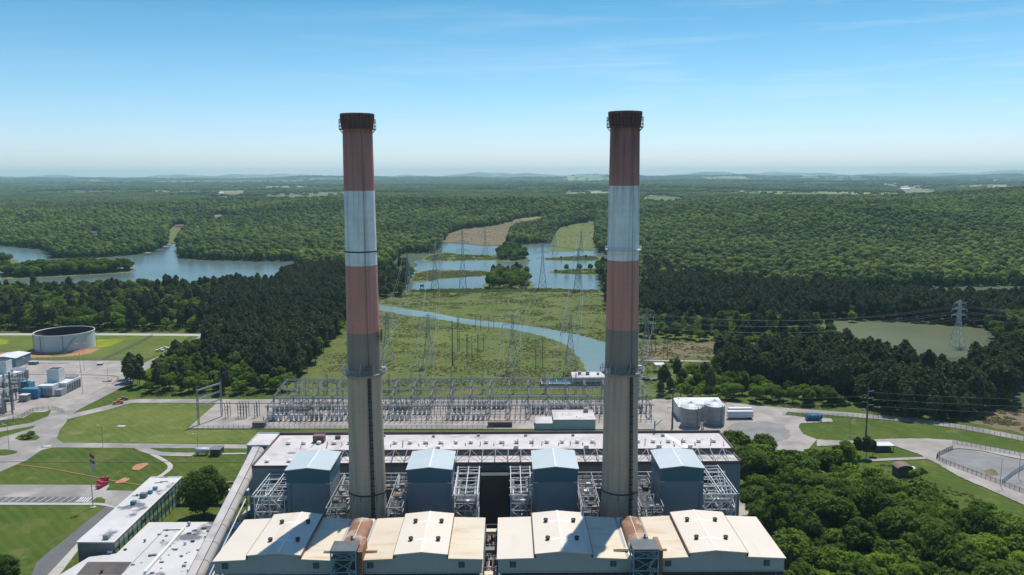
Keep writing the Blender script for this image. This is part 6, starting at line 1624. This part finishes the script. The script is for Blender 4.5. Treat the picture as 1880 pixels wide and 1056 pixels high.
# clutter and gantry by the little blue pond
rg = random.Random(4)
for k in range(13):
    px = 1172+k*5.0; p = G(px, 697+rg.uniform(-2,3)); s = rg.uniform(.8,1.6); m_ = rg.choice(['white_paint','brown_metal','galvanised','pale_steel']) if k != 2 else 'pool_blue'
    b = MB(); b.box(p.x-s, p.x+s, p.y-s*.6, p.y+s*.6, 0, s*1.1); b.box(p.x-s*1.08, p.x+s*1.08, p.y-s*.68, p.y+s*.68, s*1.11, s*1.2)
    if k % 2: b.bar((p.x-s,p.y,s*1.2),(p.x+s,p.y,s*1.8),.2)
    tag(b.build('stored_box', m_), 'bright blue covered box in the row right of the right chimney' if k == 2 else 'small stored box in the row of clutter right of the right chimney', 'box', None if k == 2 else 'stored boxes by the small pond')
p = G(1204, 684); r = thing('gantry_crane', 'small pale gantry over the clutter near the little blue pond', 'gantry', (p.x, p.y, 0)); 
for dx in (0,6):
    for dy in (0,7): MB().bar((p.x+dx,p.y+dy,0),(p.x+dx,p.y+dy,5),.3).build('leg', 'steel', r)
m = MB(); m.box(p.x-.4,p.x+6.4,p.y-.4,p.y+7.4,5.01,5.3); m.bar((p.x+3,p.y-.5,5),(p.x+7.5,p.y-5,1.5),.5); m.build('deck', 'pale_steel', r)
# brown shed, open shelter
p = G(1648, 876); r = thing('arched_shed', 'dark shed with a brown curved roof at the edge of the wood', 'shed', (p.x, p.y, 0)); w_, d = 6.8, 5.5
prof_ = [(0,0),(w_,0),(w_,4.2)]+[(w_*(1-k/8), 4.2+1.0*math.sin(math.pi*k/8)**.8) for k in range(1,8)]+[(0,4.2)]
MB().prism([(p.x+x, z) for x, z in prof_][::-1], p.y, p.y+d).build('wall', 'timber', r)
m = MB(); pf = [(p.x-.4,4.05)]+[(p.x+w_*(k/8), 4.35+1.0*math.sin(math.pi*k/8)**.8) for k in range(0,9)]+[(p.x+w_+.4,4.05)]
for a, b in zip(pf, pf[1:]): m.quad((a[0],p.y-.4,a[1]),(b[0],p.y-.4,b[1]),(b[0],p.y+d+.4,b[1]),(a[0],p.y+d+.4,a[1]))
m.build('roof', 'brown_roof', r); MB().box(p.x+w_+.5, p.x+w_+2.2, p.y+1, p.y+4.5, 0, 3.4).build('side_tank', 'pale_steel', r)
p = G(1606, 830); r = thing('open_shelter', 'open shelter with a pale flat roof beside the gravel track', 'shelter', (p.x, p.y, 0)); m = MB()
for dx in np.linspace(0, 9, 5):
    for dy in (0, 5): m.bar((p.x+dx,p.y+dy,0),(p.x+dx,p.y+dy,3),.22)
m.build('post', 'dark_steel', r); MB().box(p.x-.4,p.x+9.4,p.y-.4,p.y+5.4,3.01,3.3).build('roof', 'white_paint', r); MB().box(p.x+.6,p.x+8.4,p.y+.8,p.y+4,.05,1.7).build('stored_bench', 'dark_steel', r)
MB().box(p.x-4.6,p.x-.6,p.y+1,p.y+9,2.6,2.85).build('lean_roof', 'tar', r)
# left lawn objects
p = G(358, 837); r = thing('fuel_tank', 'horizontal white cylinder tank on the lawn beside a small dark hut', 'tank', (p.x, p.y, 0)); m = MB()
MB().tube((p.x,p.y+1.2,2.4),(p.x+6.2,p.y+1.2,2.4),1.25,1.25,20).build('tank', 'white_paint', r, True)
for k in (1, 5.2): m.box(p.x+k-.25,p.x+k+.25,p.y+.2,p.y+2.2,0,1.3)
m.build('saddle', 'concrete', r)
p = G(386, 838); r = thing('brick_hut', 'small dark brick hut right of the white cylinder tank', 'hut', (p.x, p.y, 0)); MB().box(p.x,p.x+4.6,p.y,p.y+6,0,3.2).build('wall','timber',r); MB().box(p.x-.3,p.x+4.9,p.y-.3,p.y+6.3,3.21,3.45).build('roof','duct',r); MB().box(p.x+1.4,p.x+2.4,p.y-.06,p.y-.01,.05,2.2).build('door','black_metal',r)
for (px, py, l) in ((74,822,'pale flat hatch slab on the lawn by the junction'),(212,785,'pale flat slab on the big west lawn')):
    p = G(px, py); m = MB(); m.box(p.x, p.x+4.5, p.y, p.y+3, 0, .35); m.box(p.x+.4,p.x+1.2,p.y+.4,p.y+1.2,.36,.6); tag(m.build('concrete_slab', 'concrete'), l, 'slab')
p = G(405, 889); m = MB(); m.box(p.x,p.x+7,p.y,p.y+1.5,.6,.8)
for k in range(4): m.box(p.x+k*2.1,p.x+k*2.1+.2,p.y+.2,p.y+1.3,0,.59)
tag(m.build('pipe_bench', 'brown_metal'), 'rusty pallet bench on the lawn right of the big round tree', 'pallet')

# ------------------------------------------------------------------ vehicles
def car(px, py, rz, lab, paint, kind='pickup', name='parked_car', cat='car'):
    p = G(px, py); r = thing(name, lab, cat, (0,0,0)); r.location = (0,0,0)
    if kind == 'pickup': out = [(0,.45),(5.4,.45),(5.45,.95),(5.3,1.12),(4.1,1.18),(3.4,1.85),(2.1,1.88),(1.95,1.15),(.05,1.15)]
    else: out = [(0,.4),(4.5,.4),(4.55,.8),(4.3,.95),(3.4,1.05),(2.7,1.5),(1.2,1.52),(.4,1.05),(0,.95)]
    m = MB(); k = len(out); ws = [(.92 if z < 1.25 else .74) for _, z in out]
    m.v = [(x,-w_,z) for (x,z),w_ in zip(out,ws)]+[(x,w_,z) for (x,z),w_ in zip(out,ws)]; m.f = [tuple(range(k)), tuple(reversed(range(k,2*k)))]+[(i,k+i,k+(i+1)%k,(i+1)%k) for i in range(k)]
    m.build('body', paint, r); x2 = max(x for x, z in out if z > 1.4); x1 = min(x for x, z in out if z > 1.4); zt = max(z for _, z in out)
    w_ = MB(); w_.box(x1+.12, x2-.1, -.86, .86, 1.2, zt-.14); w_.quad((x2+.58,-.66,1.26),(x2+.58,.66,1.26),(x2+.06,.60,zt-.08),(x2+.06,-.60,zt-.08)); w_.build('window', 'window_glass', r)
    for wx in (.95, out[1][0]-1.0):
        for wy in (-.85, .85): q = MB(); wheel(q, wx, wy, .38, .38, .24); q.build('wheel', 'rubber', r)
    for wy in (-.6, .6): q = MB(); q.box(out[1][0]+.02, out[1][0]+.08, wy-.18, wy+.18, .7, .88); q.build('headlight', 'white_paint', r)
    r.location = (p.x, p.y, ZL[0]+.02); r.rotation_euler = (0,0,rz); r.scale = (1.1,1.1,1.1); return r
car(179, 899, R(80), 'nearer of two red pickups parked at the end of the parking lot', 'red_paint'); car(181, 890, R(80), 'farther of two red pickups parked at the end of the parking lot', 'red_paint')
car(207, 743, R(25), 'bright orange truck on the verge of the west road', 'orange_paint', name='utility_truck', cat='truck'); car(216, 737, R(30), 'dark orange trailer like truck just ahead of the bright orange one', 'rust', name='utility_truck', cat='truck')
car(286, 646, R(10), 'white pickup parked on the grass right of the tank, left one', 'white_paint', name='utility_truck', cat='truck'); car(295, 642, R(10), 'white pickup parked on the grass right of the tank, right one', 'white_paint', name='utility_truck', cat='truck')
rg = random.Random(31)
side = [(1385,941),(1392,950),(1399,957),(1404,965),(1412,972),(1418,980),(1424,988),(1432,996),(1440,1002),(1446,1012),(1383,928)]
for k, (px, py) in enumerate(side):
    p = G(px, py)
    if k in (2, 5, 8, 10): car(px, py, R(rg.choice((95,170,10))), ('white pickup on the side road, first behind the crates','','white van like car on the side road, half way down the row','','','white car on the side road beneath the wood','','','pale car near the front end of the side road','','white car at the far end of the side road beside the hall')[k] or 'white pickup on the side road', 'white_paint' if k != 5 else 'grey_paint', 'pickup' if k % 2 else 'car')
    else:
        s = rg.uniform(.9,1.6); b = MB(); b.box(p.x-s*1.5,p.x+s*1.5,p.y-s,p.y+s,.12,s*1.3); b.box(p.x-s*1.55,p.x+s*1.55,p.y-s*1.05,p.y+s*1.05,s*1.31,s*1.42); b.bar((p.x-s,p.y,s*1.5),(p.x+s,p.y,s*1.9),.25)
        tag(b.build('storage_crate', rg.choice(['duct','brown_metal','grey_paint','timber'])), 'dark storage crate lined up along the side road below the wood', 'crate', 'storage crates along the side road')

# ------------------------------------------------------------------ far shore docks, houses, boat
def dock(px, py, w_, lab, m='white_paint'):
    p = G(px, py); r = thing('boat_dock', lab, 'boat dock', (p.x, p.y, 0), 'small boat docks on the far shore'); b = MB()
    for dx in (0, w_):
        for dy in (0, 7): b.bar((p.x+dx,p.y+dy,0),(p.x+dx,p.y+dy,3),.3)
    b.build('post', 'timber', r); MB().box(p.x-.6,p.x+w_+.6,p.y-.6,p.y+7.6,3.01,3.7).build('roof', m, r); MB().box(p.x,p.x+w_,p.y,p.y+7,.15,.5).build('deck', 'concrete', r)
for a in ((9,449.5,6,'small white dock near the left frame edge, first of the row'),(21,450.5,6,'small white dock near the left frame edge, second of the row'),(33,451.5,7,'small white dock near the left frame edge, third of the row'),(50,455,6,'small dark roofed dock between the white and the red ones','brown_roof'),(65,457,9,'red brown dock on the far left shore','brown_metal'),(80,458,8,'grey dock at the right end of the left shore row','galvanised'),
          (121,471.5,8,'lone white dock at the tip of the wooded point'),(266,468,8,'small dock at the right end of the wooded point','concrete'),(284,462,10,'dark blue dock beside the white boathouse','blue_paint'),(294,456,14,'long white boathouse on the shore below the green field'),(303,452,10,'white dock roof behind the long boathouse')): dock(*a)
def house(px, py, w_, d, lab, wall='white_paint', roof='brown_roof', h=4):
    p = GT(px, py); r = thing('house', lab, 'house', (p.x, p.y, p.z)); z = p.z-.5
    MB().prism([(p.x,z),(p.x+w_,z),(p.x+w_,z+h),(p.x,z+h)][::-1], p.y, p.y+d).build('wall', wall, r)
    m = MB(); ym = p.y+d/2; e = .7
    m.quad((p.x-e,p.y-e,z+h-.2),(p.x+w_+e,p.y-e,z+h-.2),(p.x+w_+e,ym,z+h+d*.3),(p.x-e,ym,z+h+d*.3)); m.quad((p.x+w_+e,p.y+d+e,z+h-.2),(p.x-e,p.y+d+e,z+h-.2),(p.x-e,ym,z+h+d*.3),(p.x+w_+e,ym,z+h+d*.3))
    for xx_ in (p.x, p.x+w_): m.poly([(xx_,p.y,z+h-.1),(xx_,p.y+d,z+h-.1),(xx_,ym,z+h+d*.29)])
    m.build('roof', roof, r)
    for k in range(3): MB().box(p.x+w_*(k+.3)/3, p.x+w_*(k+.7)/3, p.y-.08, p.y-.01, z+1.3, z+2.9).build('window', 'window_glass', r)
house(321,418,30,13,'dark roofed house on the green field above the boathouse')
house(188,433,16,11,'white house among the trees of the wooded point',h=6)
house(166,430,14,10,'smaller house half hidden in trees of the wooded point','concrete')
house(393,357,60,24,'far white barn at the left end of the small tan field','white_paint','white_paint',8)
house(1655,349,70,30,'far farm buildings on the tan field at the right','white_paint','white_paint',8)
rg = random.Random(14)
for k in range(8):
    p = None; house(1690+k*17+rg.uniform(-4,4), 379+rg.uniform(-1,2)+(k-4)*.3, 22, 16, 'far pale house in the row on the wooded ridge at the right', 'concrete', 'duct', 9)
    bpy.data.objects[-1] if False else None
for o in list(bpy.data.objects):
    if o.get('label') == 'far pale house in the row on the wooded ridge at the right': o['group'] = 'pale houses on the wooded ridge'
for k, (px, py) in enumerate(((1182,331),(1190,331.5),(1268,331),(1276,331),(1395,333),(1420,333),(560,342),(1232,352))):
    p = GT(px, py); s = 60 if p.y > 9000 else 34; b = MB(); b.box(p.x-s,p.x+s,p.y-s*.5,p.y+s*.5,p.z-3,p.z+s*.28); b.box(p.x-s*.6,p.x-s*.1,p.y-s*.3,p.y+s*.3,p.z+s*.281,p.z+s*.38)
    tag(b.build('far_warehouse', 'white_paint'), 'tiny white warehouse far off on the hazy plain', 'building', 'tiny white buildings on the hazy plain')
p = G(968, 479); m = MB(); m.prism([(p.x,0.1),(p.x+4,.1),(p.x+5.4,1.0),(p.x-.4,1.0)][::-1], p.y, p.y+1.9); r = tag(m.build('small_boat', 'dark_steel'), 'small dark boat on the lake right of the island', 'boat')
p = G(772, 533); r = thing('hunting_blind', 'small dark hut on stilts at the lake shore left of the slim pylons', 'hut', (p.x, p.y, 0)); 
for dx in (0,3):
    for dy in (0,3): MB().bar((p.x+dx,p.y+dy,0),(p.x+dx,p.y+dy,4),.3).build('leg', 'timber', r)
MB().box(p.x-.3,p.x+4,p.y-.3,p.y+3.3,4.01,7).build('cabin', 'blue_steel', r)

# ------------------------------------------------------------------ haze
hz = MB(); hz.box(-36000, 36000, -600, 32500, -1.5, 400)
m, nt, b = new_mat('haze_air'); nt.nodes.remove(b); pv = nt.nodes.new('ShaderNodeVolumePrincipled')
pv.inputs['Color'].default_value = (.55,.84,1.0,1); pv.inputs['Density'].default_value = 4.2e-5; pv.inputs['Anisotropy'].default_value = .0
nt.links.new(pv.outputs[0], nt.nodes['Material Output'].inputs['Volume'])
MATS['haze_air'] = m; ho = hz.build('haze', 'haze_air'); ho['kind'] = 'stuff'; ho['label'] = 'thin blue haze lying over the whole landscape'
